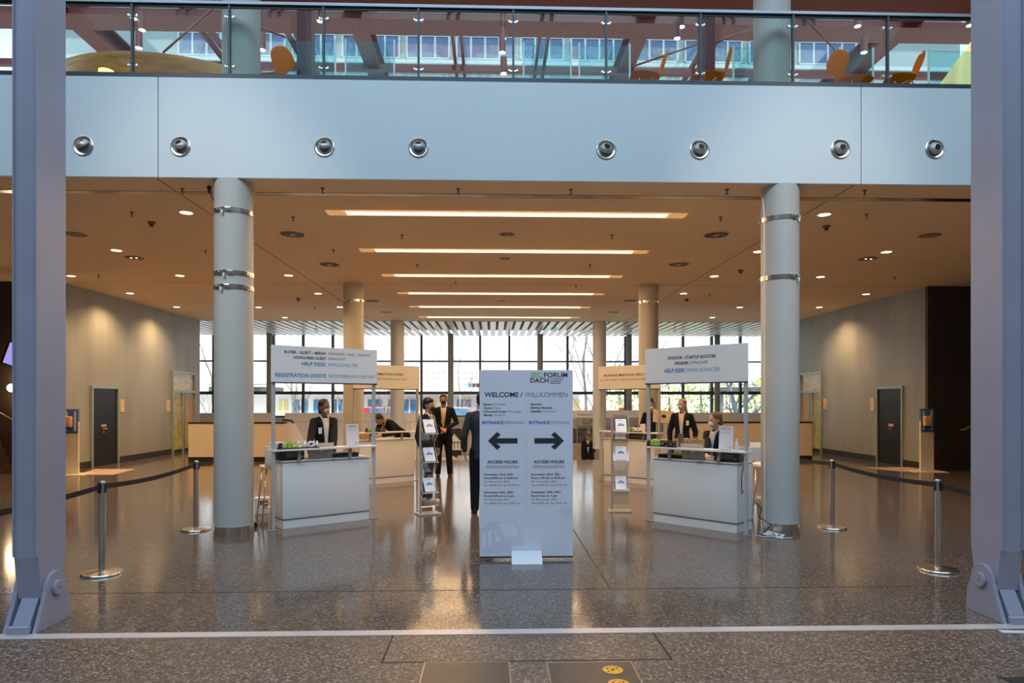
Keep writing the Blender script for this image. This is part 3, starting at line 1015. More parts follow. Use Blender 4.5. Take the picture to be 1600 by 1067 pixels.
def paper_bag(loc, rz, lab, w=.16, h=.26):
    t = thing('paper_bag', lab, 'paper bag', loc, rz, group='kraft paper bags')
    m_ = MB()
    m_.prism([(-w / 2, 0), (w / 2, 0), (w / 2 * 1.02, h), (w * .2, h * 1.03), (0, h * .985), (-w * .2, h * 1.02), (-w / 2 * 1.02, h * .99)], -.045, .045, 'Y')
    m_.build('bag_body', KR, t)
    MB().tube([(-.03, -.047, h * .95), (-.03, -.05, h * 1.12), (.03, -.05, h * 1.12), (.03, -.047, h * .95)], .004, n=6).build('bag_handle', KR, t)
    return t


paper_bag(FR(-.42, .42, .876), BR_yaw, 'kraft paper bag behind the shelf of the sponsor booth, beside the brown tube', .2, .25)
paper_bag(FR(-.20, .42, .876), BR_yaw + .1, 'kraft paper bag standing nearest the woman at the sponsor booth', .19, .25)
t = MB().cyl((0, 0, 0), (0, 0, .18), .035, n=24).build('cardboard_tube', M('tube_brown', (.16, .12, .08), .5, var=.05), loc=FR(-.24, .08, 1.031), smooth='auto')
tag(t, 'upright brown cardboard tube on the shelf of the sponsor booth', 'tube')


def bottle(loc, lab, col=(.75, .72, .66), s=1.):
    t = thing('sanitizer_bottle', lab, 'bottle', loc)
    MB().lathe([(0, 0), (.032 * s, 0), (.033 * s, .10 * s), (.022 * s, .13 * s), (.011 * s, .14 * s), (.011 * s, .15 * s), (0, .15 * s)], n=20).build('bottle_body', M('bottle_white', col, .3), t, smooth='auto')
    MB().cyl((0, 0, .15 * s), (0, 0, .17 * s), .012 * s, n=12).box((-.004, -.035 * s, .17 * s), (.004, .008, .18 * s)).build('pump', WHITE, t)
    return t


bottle(FIL(.60, .06, 1.031), 'small white pump bottle on the information desk shelf')
bottle(FIR(.42, .06, 1.031), 'white pump bottle on the business meetings shelf', s=1.2)
bottle(FR(.55, .06, 1.031), 'small white pump bottle beside the info card on the sponsor booth', s=.8)
t = MB().box((-.05, -.02, 0), (.05, .02, .16)).build('paper_packet', WHITE, loc=FIR(.30, .04, 1.031), rot=(0, 0, BR_yaw))
tag(t, 'white paper packet behind the hash letters on the business meetings shelf', 'packet')
t = MB().box((-.12, 0, 0), (.12, .02, .15), rot=(.2, 0, 0), at=(0, 0, 0)).build('tan_box', KR, loc=FIL(-.32, .3, .876), rot=(0, 0, BL_yaw))
tag(t, 'tan cardboard box on the information desk counter under the shelf', 'box')
t = MB().box((-.03, -.01, -.09), (.03, 0, .0)).build('price_tag', KR, loc=FIR(-.08, -.063, 1.004), rot=(0, 0, BR_yaw))
tag(t, 'small tan note hanging from the business meetings shelf edge', 'note')
# white monitor shape behind the card of the sponsor booth
t = MB().box((0, 0, 0), (.30, .02, .18), bev=.008).build('desk_screen', M('panel_cream', (.75, .68, .6), .5), loc=FR(.40, .42, .876), rot=(0, 0, BR_yaw))
tag(t, 'low white panel standing at the back of the sponsor booth counter', 'panel')
BLK = BLACK
# cables beside the sponsor booth
tag(MB().tube([FR(.60, .12, .96), FR(.64, .06, .88), FR(.625, .03, .7), FR(.64, .0, .6), FR(.63, .02, .50), FR(.655, .05, .56), FR(.66, .06, .75), FR(.62, .10, .90)], .006, n=6).build('printer_cable', BLK, smooth=True),
    'black cable loop hanging at the printer end of the sponsor booth', 'cable')
tag(MB().tube([FR(.76, .10, .42), FR(.84, .12, .33), FR(.80, .14, .22), FR(.92, .2, .14), FR(.86, .2, .04), FR(.80, .12, .012), FR(.92, .1, .012), FR(1.02, .24, .012)], .006, n=6).build('floor_cable', BLK, smooth=True),
    'black cable curling down to the floor beside the sponsor booth post', 'cable')
tag(MB().tube([FR(.80, .05, .012), FR(.9, .02, .012), FR(1.0, .12, .012), FR(1.1, .06, .012), FR(1.18, .2, .012)], .007, n=6).build('white_floor_cable', WHITE, smooth=True),
    'white cable lying on the floor beside the sponsor booth post', 'cable')
pts = []
for k in range(60):
    a = k * .55
    pts.append(FL(-.88 + .11 * math.cos(a), .42 + .08 * math.sin(a), .012 + .0006 * k))
tag(MB().tube(pts, .008, n=6).build('cable_coil', BLK, smooth=True), 'coil of black cable on the floor beside the registration onsite booth', 'cable')


# ================================================================== bar stools
def stool(loc, rz, lab, seat_h=.74):
    t = thing('bar_stool', lab, 'stool', loc, rz, group='white bar stools')
    MB().box((-.19, -.19, seat_h - .03), (.19, .19, seat_h + .015), bev=.02).build('seat', M('stool_white', (.78, .77, .72), .4), t, smooth='auto')
    bk = MB().box((-.18, .165, seat_h + .0), (.18, .20, seat_h + .30), rot=(-.12, 0, 0), at=(0, .18, seat_h), bev=.012).build('backrest', M('stool_white'), t, smooth='auto')
    for sx in (-1, 1):
        for sy in (-1, 1):
            MB().tube([(sx * .15, sy * .15, seat_h - .03), (sx * .215, sy * .215, 0)], .010, n=8).build('leg', CHROME, t, smooth=True)
    r = .198
    MB().tube([(-r, -r, .20), (r, -r, .20)], .008, n=8).tube([(r, -r, .20), (r, r, .20)], .008, n=8).tube([(r, r, .20), (-r, r, .20)], .008, n=8).tube([(-r, r, .20), (-r, -r, .20)], .008, n=8).build('footrest', CHROME, t, smooth=True)
    return t


stool(Vector((P(431, 800, y=9.35).x, 9.35, 0)), PI + .5, 'white bar stool on thin wire legs between the three-clamp column and onsite booth')
stool(P(1196, 806, z=0), -.2, 'white bar stool on thin wire legs between the sponsor booth and two-clamp column')

# waste basket with bag, sheets of paper, white box with cable
wb = thing('waste_bin', 'pale waste bin with a liner on the floor beside the two-clamp column', 'bin', Vector((P(1196, 800, y=9.05).x, 9.05, 0)), 0)
MB().lathe([(.10, 0), (.13, .30), (.125, .30), (.095, .01), (0, .01)], n=28).build('bin_body', M('bin_grey', (.55, .55, .52), .4), wb, smooth='auto')
MB().lathe([(.132, .22), (.137, .27), (.134, .315), (.126, .30)], n=20).build('bin_liner', M('liner', (.72, .70, .68), .3), wb, smooth='auto')
pb = thing('power_box', 'white box with a brown label on the floor behind the three-clamp column', 'box', P(402, 806, z=0) + Vector((0, .2, 0)), .2)
MB().box((-.10, -.08, 0), (.10, .08, .24), bev=.01).build('box_body', WHITE, pb)
MB().box((-.03, -.083, .12), (.09, -.081, .20)).build('box_label', M('label_brown', (.25, .15, .08), .5), pb)
for x, y, a, lab in ((.86, .30, .3, 'crumpled white sheet on the floor by the sponsor booth post'), (.98, .25, 1., 'white sheet on the floor in front of the waste bin')):
    tag(MB().box((-.10, -.07, 0), (.10, .07, .004)).tube([(-.06, 0, .01), (0, .02, .03), (.07, -.01, .012)], .015, n=6, flat=(1, .4)).build('paper_scrap', M('paper'), loc=FR(x, y, .001), rot=(0, 0, a)), lab, 'paper')


# ================================================================== main welcome sign
SY = P(822, 875, z=0).y + .0
p0, p1 = P(749.5, 578, y=SY), P(895, 869, y=SY)
SW = p1.x - p0.x
SZ0, SZ1 = p1.z, p0.z
sg = thing('welcome_sign', 'tall standing WELCOME sign with two black arrows and access hours in the middle', 'sign', ((p0.x + p1.x) / 2, SY, 0))
PAN = M('sign_panel', (.84, .82, .90), .45, var=.02, scale=2)
pn = MB().box((-SW / 2, 0, SZ0), (SW / 2, .035, SZ1)).build('panel', PAN, sg)
MB().box((-SW / 2, -.002, SZ0 - .012), (SW / 2, .037, SZ0 + .004)).build('bottom_edge', NAVY, sg)
MB().prism([(.06, 0), (-.20, 0), (-.20, .006), (-.012, .10), (-.012, .14), (-.004, .14), (-.004, .06), (.06, .06)], -.155, .155).build('foot', M('foot_white', (.80, .82, .88), .4), sg)


def sx_(px):
    return (px - 822.25) / 145.5 * SW


def sz_(py):
    return SZ1 - (py - 578) / 291 * (SZ1 - SZ0)


def line4(s, a, b, y, hpx, m, bo):   # coordinates of crop 4
    txt(pn, s, sx_(740 + a / 6.276), sx_(740 + b / 6.276), sz_(570 + y / 6.276), hpx / 6.276 / 291 * (SZ1 - SZ0), m, bo, y=-.002)


def line5(s, a, b, y, hpx, m, bo):
    txt(pn, s, sx_(740 + a / 5.617), sx_(740 + b / 5.617), sz_(710 + y / 5.617), hpx / 5.617 / 291 * (SZ1 - SZ0), m, bo, y=-.002)


line4('JEC', 555, 672, 97, 44, GREEN, .012)
line4('FORUM', 690, 920, 97, 44, INK, .016)
line4('DACH', 557, 735, 150, 44, INK, .016)
line4('Conferences', 754, 880, 134, 13, INK, .01)
line4('& Business', 754, 865, 155, 13, INK, .01)
line4('Meetings', 754, 848, 175, 13, INK, .01)
line4('WELCOME /', 105, 480, 290, 46, INK, .018)
line4('WILLKOMMEN', 500, 918, 290, 46, INKG, -.008)
for y, a, a1, b, b0, b1 in ((385, 'Buyer /', 198, 'Einkäufer', 205, 318), (420, 'Guest /', 198, 'Gast', 207, 262), (455, 'Honoured Guest /', 337, 'Ehrengast', 345, 470), (490, 'Media /', 203, 'Medium', 210, 312)):
    line4('•', 82, 90, y, 16, INK, 0)
    line4(a, 102, a1, y, 19, INK, .02)
    line4(b, b0, b1, y, 18, INKG, -.005)
for y, a, a1 in ((383, 'Sponsor', 672), (418, 'Startup Booster', 772), (453, 'Speaker /', 690)):
    line4('•', 540, 548, y, 16, INK, 0)
    line4(a, 560, a1, y, 19, INK, .02)
line4('Sprecher', 697, 808, 453, 18, INKG, -.005)
for o_ in (0, 455):
    line4('ENTRANCE /', 85 + o_, 315 + o_, 563, 30, INKB, .025)
    line4('EINGANG', 325 + o_, 487 + o_, 563, 29, INKBL, -.005)
    line4('ACCESS HOURS', 133 + o_, 433 + o_, 948, 27, INK, .025)
    line4('ÖFFNUNGSZEITEN', 125 + o_, 442 + o_, 997, 27, INKG, -.008)
for ox, l1, l2, l3, l4 in ((92, 'From 8.00 am to 8.30 pm', 'Von 08:00 Uhr bis 20:30 Uhr', 'From 8.30 am to 6 pm', 'Von 08:30 Uhr bis 18:00 Uhr'), (505, 'From 7.30 am to 8.30 pm', 'Von 07:30 Uhr bis 20:30 Uhr', 'From 9 am to 7 pm', 'Von 09:00 Uhr bis 19:00 Uhr')):
    line5('November 23rd, 2021', ox, ox + 255, 172, 16, INK, .02)
    line5(l1, ox, ox + 298, 203, 16, INK, .02)
    line5('23. November 2021', ox, ox + 223, 235, 16, INKG, -.005)
    line5(l2, ox, ox + 320, 266, 16, INKG, -.005)
    line5('November 24th, 2021', ox, ox + 255, 328, 16, INK, .02)
    line5(l3, ox, ox + (263 if ox < 200 else 225), 360, 16, INK, .02)
    line5('24. November 2021', ox, ox + 223, 391, 16, INKG, -.005)
    line5(l4, ox, ox + 320, 424, 16, INKG, -.005)
for s in (-1, 1):
    cx = sx_(740 + (285 if s < 0 else 740) / 6.276)
    sc = SW / 145.5 / 6.276
    zc = sz_(570 + 743 / 6.276)
    pts = [(-145, 0), (-55, 88), (-22, 60), (-22, 56), (-60, 26), (143, 26), (145, 22), (145, -22), (143, -26), (-60, -26), (-22, -56), (-22, -60), (-55, -88)]
    poly = [(cx + (x if s < 0 else -x) * sc, zc + y * sc) for x, y in pts]
    MB().prism(poly, -.002, -.0005, 'Y').build('arrow', INK, pn)
MB().box((sx_(740 + 515 / 6.276) - .001, -.0012, sz_(802)), (sx_(740 + 515 / 6.276) + .001, -.0002, sz_(628))).build('divider_line', M('divider', (.48, .52, .62), .5), pn)
# pale printed shapes at the bottom
GH = M('pale_print', (.74, .74, .84), .45, var=.02)
GH2 = M('paler_print', (.88, .86, .92), .45, var=.02)


def poly5(pts, mat, y=-.0008):
    MB().prism([(sx_(740 + a / 5.617), sz_(710 + b / 5.617)) for a, b in pts], y, -.0002, 'Y').build('printed_shape', mat, pn)


poly5([(58, 650), (130, 585), (360, 580), (455, 770), (420, 840), (60, 870)], GH)
poly5([(215, 605), (350, 590), (400, 700), (270, 720)], GH2, -.0012)
poly5([(75, 700), (110, 680), (100, 800), (75, 815)], GH2, -.0012)
poly5([(125, 670), (160, 650), (155, 790), (125, 800)], GH2, -.0012)
poly5([(175, 640), (235, 760), (200, 765)], GH2, -.0012)
poly5([(730, 500), (790, 455), (855, 460), (855, 540), (800, 570)], GH)


# ================================================================== zigzag brochure racks
def rack(loc, rz, lab):
    t = thing('brochure_rack', lab, 'brochure rack', loc, rz, group='zigzag brochure racks')
    MB().box((-.18, -.13, 0), (.16, .13, .02), bev=.005).build('base_plate', M('rack_base', (.50, .50, .50), .3, .5), t)
    pole = MB().cyl((-.13, 0, .02), (-.13, 0, 1.42), .017, n=16).build('pole', M('rack_pole', (.60, .60, .62), .3, .6), t, smooth='auto')
    # zigzag: trays facing front, leaning back, joined by slanted backs; y negative = front
    zz = [(.06, .16), (-.10, .40), (.09, .42), (-.09, .62)]
    segs = [((.05, .10), (-.07, .32)), ((-.07, .32), (.09, .56)), ((.09, .56), (-.07, .76)), ((-.07, .76), (.09, 1.02)), ((.09, 1.02), (-.07, 1.17)), ((-.07, 1.17), (.09, 1.43))]
    for (y0, z0), (y1, z1) in segs:
        q = MB()
        dy, dz = y1 - y0, z1 - z0
        L = math.hypot(dy, dz)
        ny, nz_ = dz / L * .003, -dy / L * .003
        q.prism([(y0 - ny, z0 - nz_), (y1 - ny, z1 - nz_), (y1 + ny, z1 + nz_), (y0 + ny, z0 + nz_)], -.115, .115)
        tray = q.build('tray', ACRYL, t)
        e = MB()
        for x in (-.115, .115):
            e.tube([(x, y0, z0), (x, y1, z1)], .0035, n=6)
        e.build('tray_edge', M('tray_edge', (.75, .76, .78), .2), tray)
    for z0 in (.32, .76, 1.17):
        MB().box((-.115, -.11, z0 - .004), (.115, -.066, z0 + .004)).build('tray_lip', M('tray_edge'), t)
    return t


def brochure(loc, rz, lab, tilt):
    t = thing('brochure_stack', lab, 'brochures', loc, rz, group='brochures in the zigzag racks')
    R_ = (-tilt, 0, 0)
    MB().box((-.08, -.014, 0), (.08, 0, .22), rot=R_, at=(0, 0, 0)).build('pages', M('brochure_white', (.85, .86, .88), .35), t)
    d = MB()
    cols = []
    for k in range(7):
        a = PI * (.08 + .84 * k / 6)
        x, z = .033 * math.cos(a), .10 + .03 * math.sin(a)
        pts = []
        for q in range(10):
            b = q * 2 * PI / 10
            lx, lz = .022 * math.cos(b), .0075 * math.sin(b)
            pts.append((x + lx * math.cos(a) - lz * math.sin(a), z + lx * math.sin(a) + lz * math.cos(a)))
        mm = MB().prism(pts, -.0158, -.0145, 'Y')
        o = mm.build('petal_print', M('petal_%d' % (k % 3), [(.02, .12, .35), (.05, .30, .6), (.25, .5, .75)][k % 3], .5), t, rot=R_)
    txt(t, 'JEC FORUM DACH', -.05, .03, .195, .010, INKG, .01, y=-.0152).rotation_euler = R_
    return t


RL = P(670, 803, z=0)
RR = P(970, 799, z=0)
rack(RL, .45, 'zigzag acrylic brochure rack standing in front of the young man in dark suit')
rack(RR, -.12, 'zigzag acrylic brochure rack standing in front of the business meetings booth')


def on_rack(base, rz, z0, lab):
    c, s = math.cos(rz), math.sin(rz)
    y = -.073
    lean = math.atan2(.16, .26)
    loc = Vector((base.x - s * y, base.y + c * y, z0 + .012))
    brochure(loc, rz, lab, lean)


for z0, wd in ((1.17, 'top'), (.76, 'middle'), (.32, 'bottom')):
    on_rack(RL, .45, z0, 'brochures with blue petals in the %s tray of the rack before the young man' % wd)
    on_rack(RR, -.12, z0, 'brochures with blue petals in the %s tray of the rack before the business meetings booth' % wd)


# ================================================================== wall plates, sanitizer stands, mats
for i, (side, px, py, m_, lab) in enumerate((('left', 190, 634, None, 'narrow cream plate on the plaster wall beside the black door near the staircase'),
                                            ('left', 262, 634, None, 'narrow cream plate beside the glazed door on the staircase side'),
                                            ('right', 1290, 631, 'y', 'narrow cream and yellow plate beside the glazed door, far end of wall'),
                                            ('right', 1364, 632, None, 'narrow cream plate beside the black door near the tall sanitizer stand'))):
    s = -1 if side == 'left' else 1
    x = s * XW
    p = P(px, py, x=x)
    t = thing('wall_plate', lab, 'sign plate', (x, p.y, p.z), group='narrow plates on the plaster walls')
    MB().box((0, -.09, -.17), (-s * .025, .09, .17), bev=.003).build('plate', M('plate_cream', (.80, .62, .42), .5, var=.03), t)
    MB().box((-s * .0255, -.05, -.01), (-s * .027, .05, .0)).build('plate_mark', INKG, t)
    if m_:
        MB().box((-s * .026, -.09, -.17), (-s * .0285, .09, -.02)).build('yellow_field', M('plate_yellow', (.75, .48, .02), .5), t)


def sanitizer(loc, rz, lab, mirror=1):
    t = thing('sanitizer_stand', lab, 'sanitizer stand', loc, rz, group='sanitizer stands')
    TAN = M('stand_cream', (.80, .72, .58), .45, var=.03)
    MB().box((-.15, 0, .0), (.15, .06, 1.18)).build('stand_body', TAN, t)
    MB().box((-.40, -.22, 0), (.36, .30, .012)).build('stand_base', TAN, t)
    MB().box((-.15, -.006, .92), (.15, .0, 1.46)).box((-.15, 0, 1.18), (.15, .06, 1.46)).build('blue_panel', M('panel_blue', (.06, .16, .42), .4, var=.05), t)
    q = MB()
    for x in (-.09, .09):
        q.box((x - .02, -.010, .97), (x + .02, -.006, 1.42))
    q.build('pale_stripe', M('stripe_pale', (.65, .68, .80), .5), t)
    MB().box((-.12 * 1, -.13, 1.06), (.05, -.008, 1.30), bev=.03).build('dispenser', M('dispenser_tan', (.72, .42, .24), .4), t, smooth='auto')
    MB().box((-.10, -.12, 1.03), (.03, -.02, 1.06)).build('drip_tray', BLACK, t)
    return t


sanitizer(Vector((P(111, 700, y=15.15).x, 15.15, 0)), .05, 'blue and cream sanitizer stand half hidden behind the blue-grey pylon')
sanitizer(Vector((P(1449, 700, y=15.2).x, 15.2, 0)), -.05, 'blue and cream sanitizer stand near the staircase recess by the warm handrail')
MAT = M('mat_tan', (.50, .38, .30), .7, var=.06)
for pts, lab in ((((118, 742), (176, 742), (212, 733), (150, 733)), 'pale rectangular floor mat in front of the black door on the staircase side'),
                 (((1412, 737), (1470, 736), (1420, 730), (1349, 730.5)), 'pale rectangular floor mat in front of the black door near the sanitizer stand')):
    v = [P(a, b, z=0) for a, b in pts]
    tag(MB().prism([(q.x, q.y) for q in v], 0, .006, 'Z').build('floor_mat', MAT), lab, 'mat')

# ================================================================== staircase recesses
st = thing('staircase', 'dark staircase with pale step edges at the picture edge behind the pylon', 'staircase', (-11.15, 14.05, 0))
for k in range(5):
    sb = MB().box((-3.5, k * .29, 0), (0 - k * .08, 1.45, .185 * (k + 1))).build('step', M('step_dark', (.05, .035, .02), .5, var=.1), st)
    MB().box((-3.5, k * .29 - .01, .185 * (k + 1) - .02), (0 - k * .08, k * .29 + .03, .185 * (k + 1) + .004)).build('step_nosing', M('nosing_tan', (.50, .38, .20), .5), sb)
hr = MB().tube([P(-60, 613, y=14.6), P(0, 645.5, y=14.6), P(23, 658, y=14.6), P(50, 671, y=14.6)], .02, n=10)
hr.tube([P(-30, 629.5, y=14.6), P(-30, 629.5, y=15.6)], .012, n=8).tube([P(40, 667, y=14.6), P(40, 667, y=15.6)], .012, n=8)
tag(hr.build('handrail', M('rail_brass', (.45, .30, .12), .35, .5), smooth=True), 'warm metal handrail sloping down beside the dark staircase', 'handrail')
hr = MB().tube([P(1502, 671.5, y=15.2), P(1508, 671, y=15.2), P(1519, 664, y=15.2), P(1580, 630, y=15.2)], .02, n=10)
hr.tube([P(1514, 668, y=15.2), P(1514, 673, y=15.65)], .012, n=8)
tag(hr.build('handrail', M('rail_brass'), smooth=True), 'warm handrail rising on the dark wall next to the pylon cut by the picture edge', 'handrail')
gl = thing('globe_lamp', 'round glowing globe lamp on the dark wall behind the blue-grey pylon', 'lamp', P(18.5, 606, y=15.45))
MB().ball((0, 0, 0), .095, n=24).build('globe', M('globe_glow', (1, 1, 1), .5, emit=(1.0, .80, .42), es=7), gl, smooth=True)
MB().cyl((0, .08, 0), (0, .21, 0), .03, n=14).build('lamp_arm', STEEL, gl, smooth='auto')
light('globe_glow', 'POINT', P(18.5, 606, y=15.3), 16, (1.0, .70, .35), shadow_soft_size=.1)
sc_ = thing('wall_monitor', 'tilted wall monitor with pale violet screen peeking out behind the blue-grey pylon', 'monitor', P(25, 556, y=15.0), 0)
MB().box((-.26, -.03, -.30), (.5, .02, .24), rot=(0, .35, 0), bev=.01).build('monitor_body', BLACK, sc_)
MB().box((-.20, -.036, -.27), (.46, -.031, .20), rot=(0, .35, 0)).build('screen', M('screen_violet', (.2, .2, .4), .3, emit=(.35, .30, .75), es=.9), sc_)
MB().cyl((.12, .02, 0), (.12, .66, 0), .03, n=12).build('wall_arm', BLACK, sc_)

# ================================================================== floor boxes and stickers near the camera
PL = M('cover_plate', (.075, .062, .052), .4, .3, var=.1)
EDG = M('cover_edge', (.35, .27, .20), .35, .6)
for x0, xm, x1, lab in ((663, 729, 797, 'dark metal floor cover pair, plain, at the lower picture edge'), (853, 921, 987, 'dark metal floor cover pair carrying the yellow stickers')):
    a, m_, b = P(x0, 1035.5, z=0), P(xm, 1035.5, z=0), P(x1, 1035.5, z=0)
    t = thing('floor_cover', lab, 'floor cover', (0, a.y, 0), group='metal floor covers')
    MB().box((a.x + .01, -.62, 0), (m_.x - .003, -.01, .004)).build('cover_leaf', PL, t)
    MB().box((m_.x + .003, -.62, 0), (b.x - .01, -.01, .004)).build('cover_leaf', PL, t)
    MB().box((a.x, -.63, 0), (a.x + .009, 0, .0045)).box((b.x - .009, -.63, 0), (b.x, 0, .0045)).box((a.x + .009, -.009, 0), (b.x - .009, 0, .0045)).build('cover_rim', EDG, t)
YEL = M('sticker_yellow', (.85, .40, .01), .4, var=.04)
for px, py, lab in ((957.5, 1046.5, 'round yellow floor sticker with black marks, the one farther from the lower edge'), (967, 1068, 'round yellow floor sticker with black marks, cut by the lower picture edge')):
    p = P(px, py, z=.005)
    t = thing('floor_sticker', lab, 'sticker', p, group='yellow floor stickers')
    MB().lathe([(.062, 0), (.062, .0012), (0, .0012)], n=36).build('sticker_disc', YEL, t)
    m_ = MB()
    for dx, dy, r in ((0, 0, .013), (-.03, .022, .009), (.030, .022, .009), (.012, .034, .006), (-.012, .036, .005), (.035, -.012, .006), (-.03, -.02, .008), (-.012, -.034, .005)):
        m_.lathe([(r, .0012), (r, .0018), (0, .0018)], c=(dx, dy, 0), n=12)
    m_.build('sticker_print', BLACK, t)
p = P(1592, 1062, z=.001)
t = MB().prism([(-.06, -.1), (.10, -.1), (.10, .05), (-.02, .03), (-.10, .05)], 0, .002, 'Z').build('arrow_sticker', BLACK, loc=p)
tag(t, 'corner of a black floor sticker at the lower picture edge', 'sticker')
p = P(1600, 989, z=.001)
t = MB().box((-.16, -.03, 0), (.14, .02, .012), bev=.004).build('floor_strip', M('strip_pale', (.62, .58, .60), .5), loc=p, rot=(0, 0, -.12))
tag(t, 'short pale strip lying on the floor at the foot of the cut-off pylon', 'strip')
# ================================================================== the balcony level and its glass roof
struct('ceiling_balcony', MB().box((-20, 8.6, 7.62), (20, 10.25, 7.9)), REDC)
BEAMZ = 11.5
for i, (x, w_, lab) in enumerate(((-11.1, .26, 'above the wooden round bar'), (-3.75, .22, 'behind the pale column over the wooden bar side'), (3.75, .22, 'over the thin edge-on orange chair'), (10.7, .26, 'over the orange chairs near the yellow curtain'))):
    b = MB().box((-w_, 0, -.02), (w_, 18, .05)).box((-.05, 0, .05), (.05, 18, .5)).box((-w_, 0, .5), (w_, 18, .56)).build('roof_beam', RED, loc=(x, 12, BEAMZ))
    tag(b, 'wide dark red roof beam, ' + lab, 'beam', 'wide red roof beams')
for i, x in enumerate((-8.0, -5.7, -1.2, 1.2, 5.9, 8.0)):
    t = thing('roof_rafter', 'thin dark red twin rafter under the glass roof between the wide red beams', 'rafter', (x, 12, BEAMZ + .1), group='thin twin rafters')
    for dx in (-.12, .12):
        MB().box((dx - .04, 0, 0), (dx + .04, 18, .18)).build('rafter_bar', RED, t)
for y, h, lab in ((17.0, .75, 'broad dark red purlin crossing under the glass roof'), (19.6, .18, 'narrow dark red purlin crossing behind the broad one'), (20.5, .22, 'dark red purlin crossing low behind the balcony glass')):
    tag(MB().box((-19, 0, -.05), (19, h, .12)).build('roof_purlin', RED, loc=(0, y, BEAMZ - .1)), lab, 'purlin')
rg = MB().box((-19, 12, 12.1), (19, 30, 12.12))
tag(rg.build('glass_roof', glass_mat('roof_glass', (.85, .93, .95), .02)), 'large glass roof lying on the dark red beams above the balcony', 'glass roof')
for px, lab in ((478, 'dark red square post standing behind the balcony near the first orange chair'), (1103, 'dark red square post behind the orange chair in the middle')):
    p = P(px, 60, y=11.6)
    tag(MB().box((-.125, -.125, 5.64), (.125, .125, BEAMZ - .12)).build('red_post', RED, loc=(p.x, 11.6, 0), bevel=.01), lab, 'post')
for a, b in (((255, 82), (332, 14)), ((378, 32), (470, 68)), ((1120, 66), (1192, 38)), ((1262, 34), (1310, 84)), ((985, 105), (1100, 66))):
    tag(MB().tube([P(*a, y=14), P(*b, y=14.6)], .022, n=8).build('tie_rod', RED, smooth=True), 'thin dark slanting tie rod seen through the balcony glass', 'tie rod', 'slanting tie rods')

# cylinder downlights under the red ceiling and the roof, some modelled from reflections in the glass
cyl = [(209, 29), (222, 47), (217, 75), (500, 33), (410, 78), (786, 44), (786, 61), (785, 82), (787, 115), (1065, 42), (1058, 60), (1357, 24), (1340, 41), (1350, 82), (1515, 40), (576, 1), (790, 1), (1006, 1), (1436, 3)]
proto = None
CYL = M('lamp_can', (.10, .025, .03), .45, var=.05)
for i, (px, py) in enumerate(cyl):
    d = 12.6 if py > 10 else 10.0
    p = P(px, py, y=d)
    if proto is None:
        proto = thing('pendant_spotlight', '', 'spotlight', group='cylinder spotlights over the balcony')
        MB().lathe([(.06, 0), (.062, 0), (.062, .30), (0, .30)], n=24).build('lamp_can', CYL, proto, smooth='auto')
        MB().lathe([(.056, -.003), (0, -.003)], n=20).build('lens', M('can_lens', (1, 1, 1), .5, emit=(1., .88, .72), es=9), proto)
        MB().cyl((0, 0, .30), (0, 0, .9), .006, n=6).build('lamp_rod', BLACK, proto)
    place(proto, i == 0, p, label='small cylinder spotlight with a glowing end above the balcony')

# round wooden bar with a glowing pillar
WOOD = M('bar_wood', (.66, .38, .13), .45, var=.25, scale=3, stretch=(1, 1, 6))
c = P(305, 100, y=13.6)
rb = thing('round_bar', 'big round wooden bar canopy behind the balcony glass over the three-clamp column side', 'bar', (c.x, 13.6, 5.64))
MB().lathe([(2.45, .95), (2.5, .97), (2.5, 1.75), (2.2, 1.86), (2.1, 1.75), (2.1, .95), (2.45, .95)], n=72).build('canopy_ring', WOOD, rb, smooth='auto')
MB().lathe([(2.3, .0), (2.35, .02), (2.35, .78), (2.2, .80), (2.1, .7), (2.1, 0)], n=72).build('bar_front', WOOD, rb, smooth='auto')
for k in range(6):
    a = PI + .3 + k * .5
    MB().cyl((2.25 * math.cos(a), 2.25 * math.sin(a), .75), (2.25 * math.cos(a), 2.25 * math.sin(a), .98), .03, n=10).build('bar_strut', GREYM, rb)
p = P(193.5, 110, y=11.2)
lp = thing('glowing_pillar', 'short glowing yellow pillar in front of the round wooden bar', 'lamp', (p.x, 10.7, 5.64))
MB().lathe([(.11, .05), (.11, 1.22), (0, 1.22)], n=24).build('glowing_shade', M('pillar_glow', (1, .9, .6), .5, emit=(1.0, .72, .25), es=1.6), lp, smooth='auto')
MB().lathe([(.12, 0), (.12, .05), (0, .05)], n=24).build('pillar_foot', GREYM, lp)
tag(MB().prism([(P(1467, 80, y=13).x, 5.64), (20, 5.64), (20, 9.8), (P(1540, 80, y=13).x, 9.2), (P(1467, 80, y=13).x, 7.9)], 13.0, 13.06, 'Y').build('yellow_curtain', M('curtain_yellow', (1.0, .62, .28), .7, var=.2, scale=1.2, stretch=(3, 1, .4))), 'pale yellow curtain behind the balcony glass next to the cut-off pylon', 'curtain')

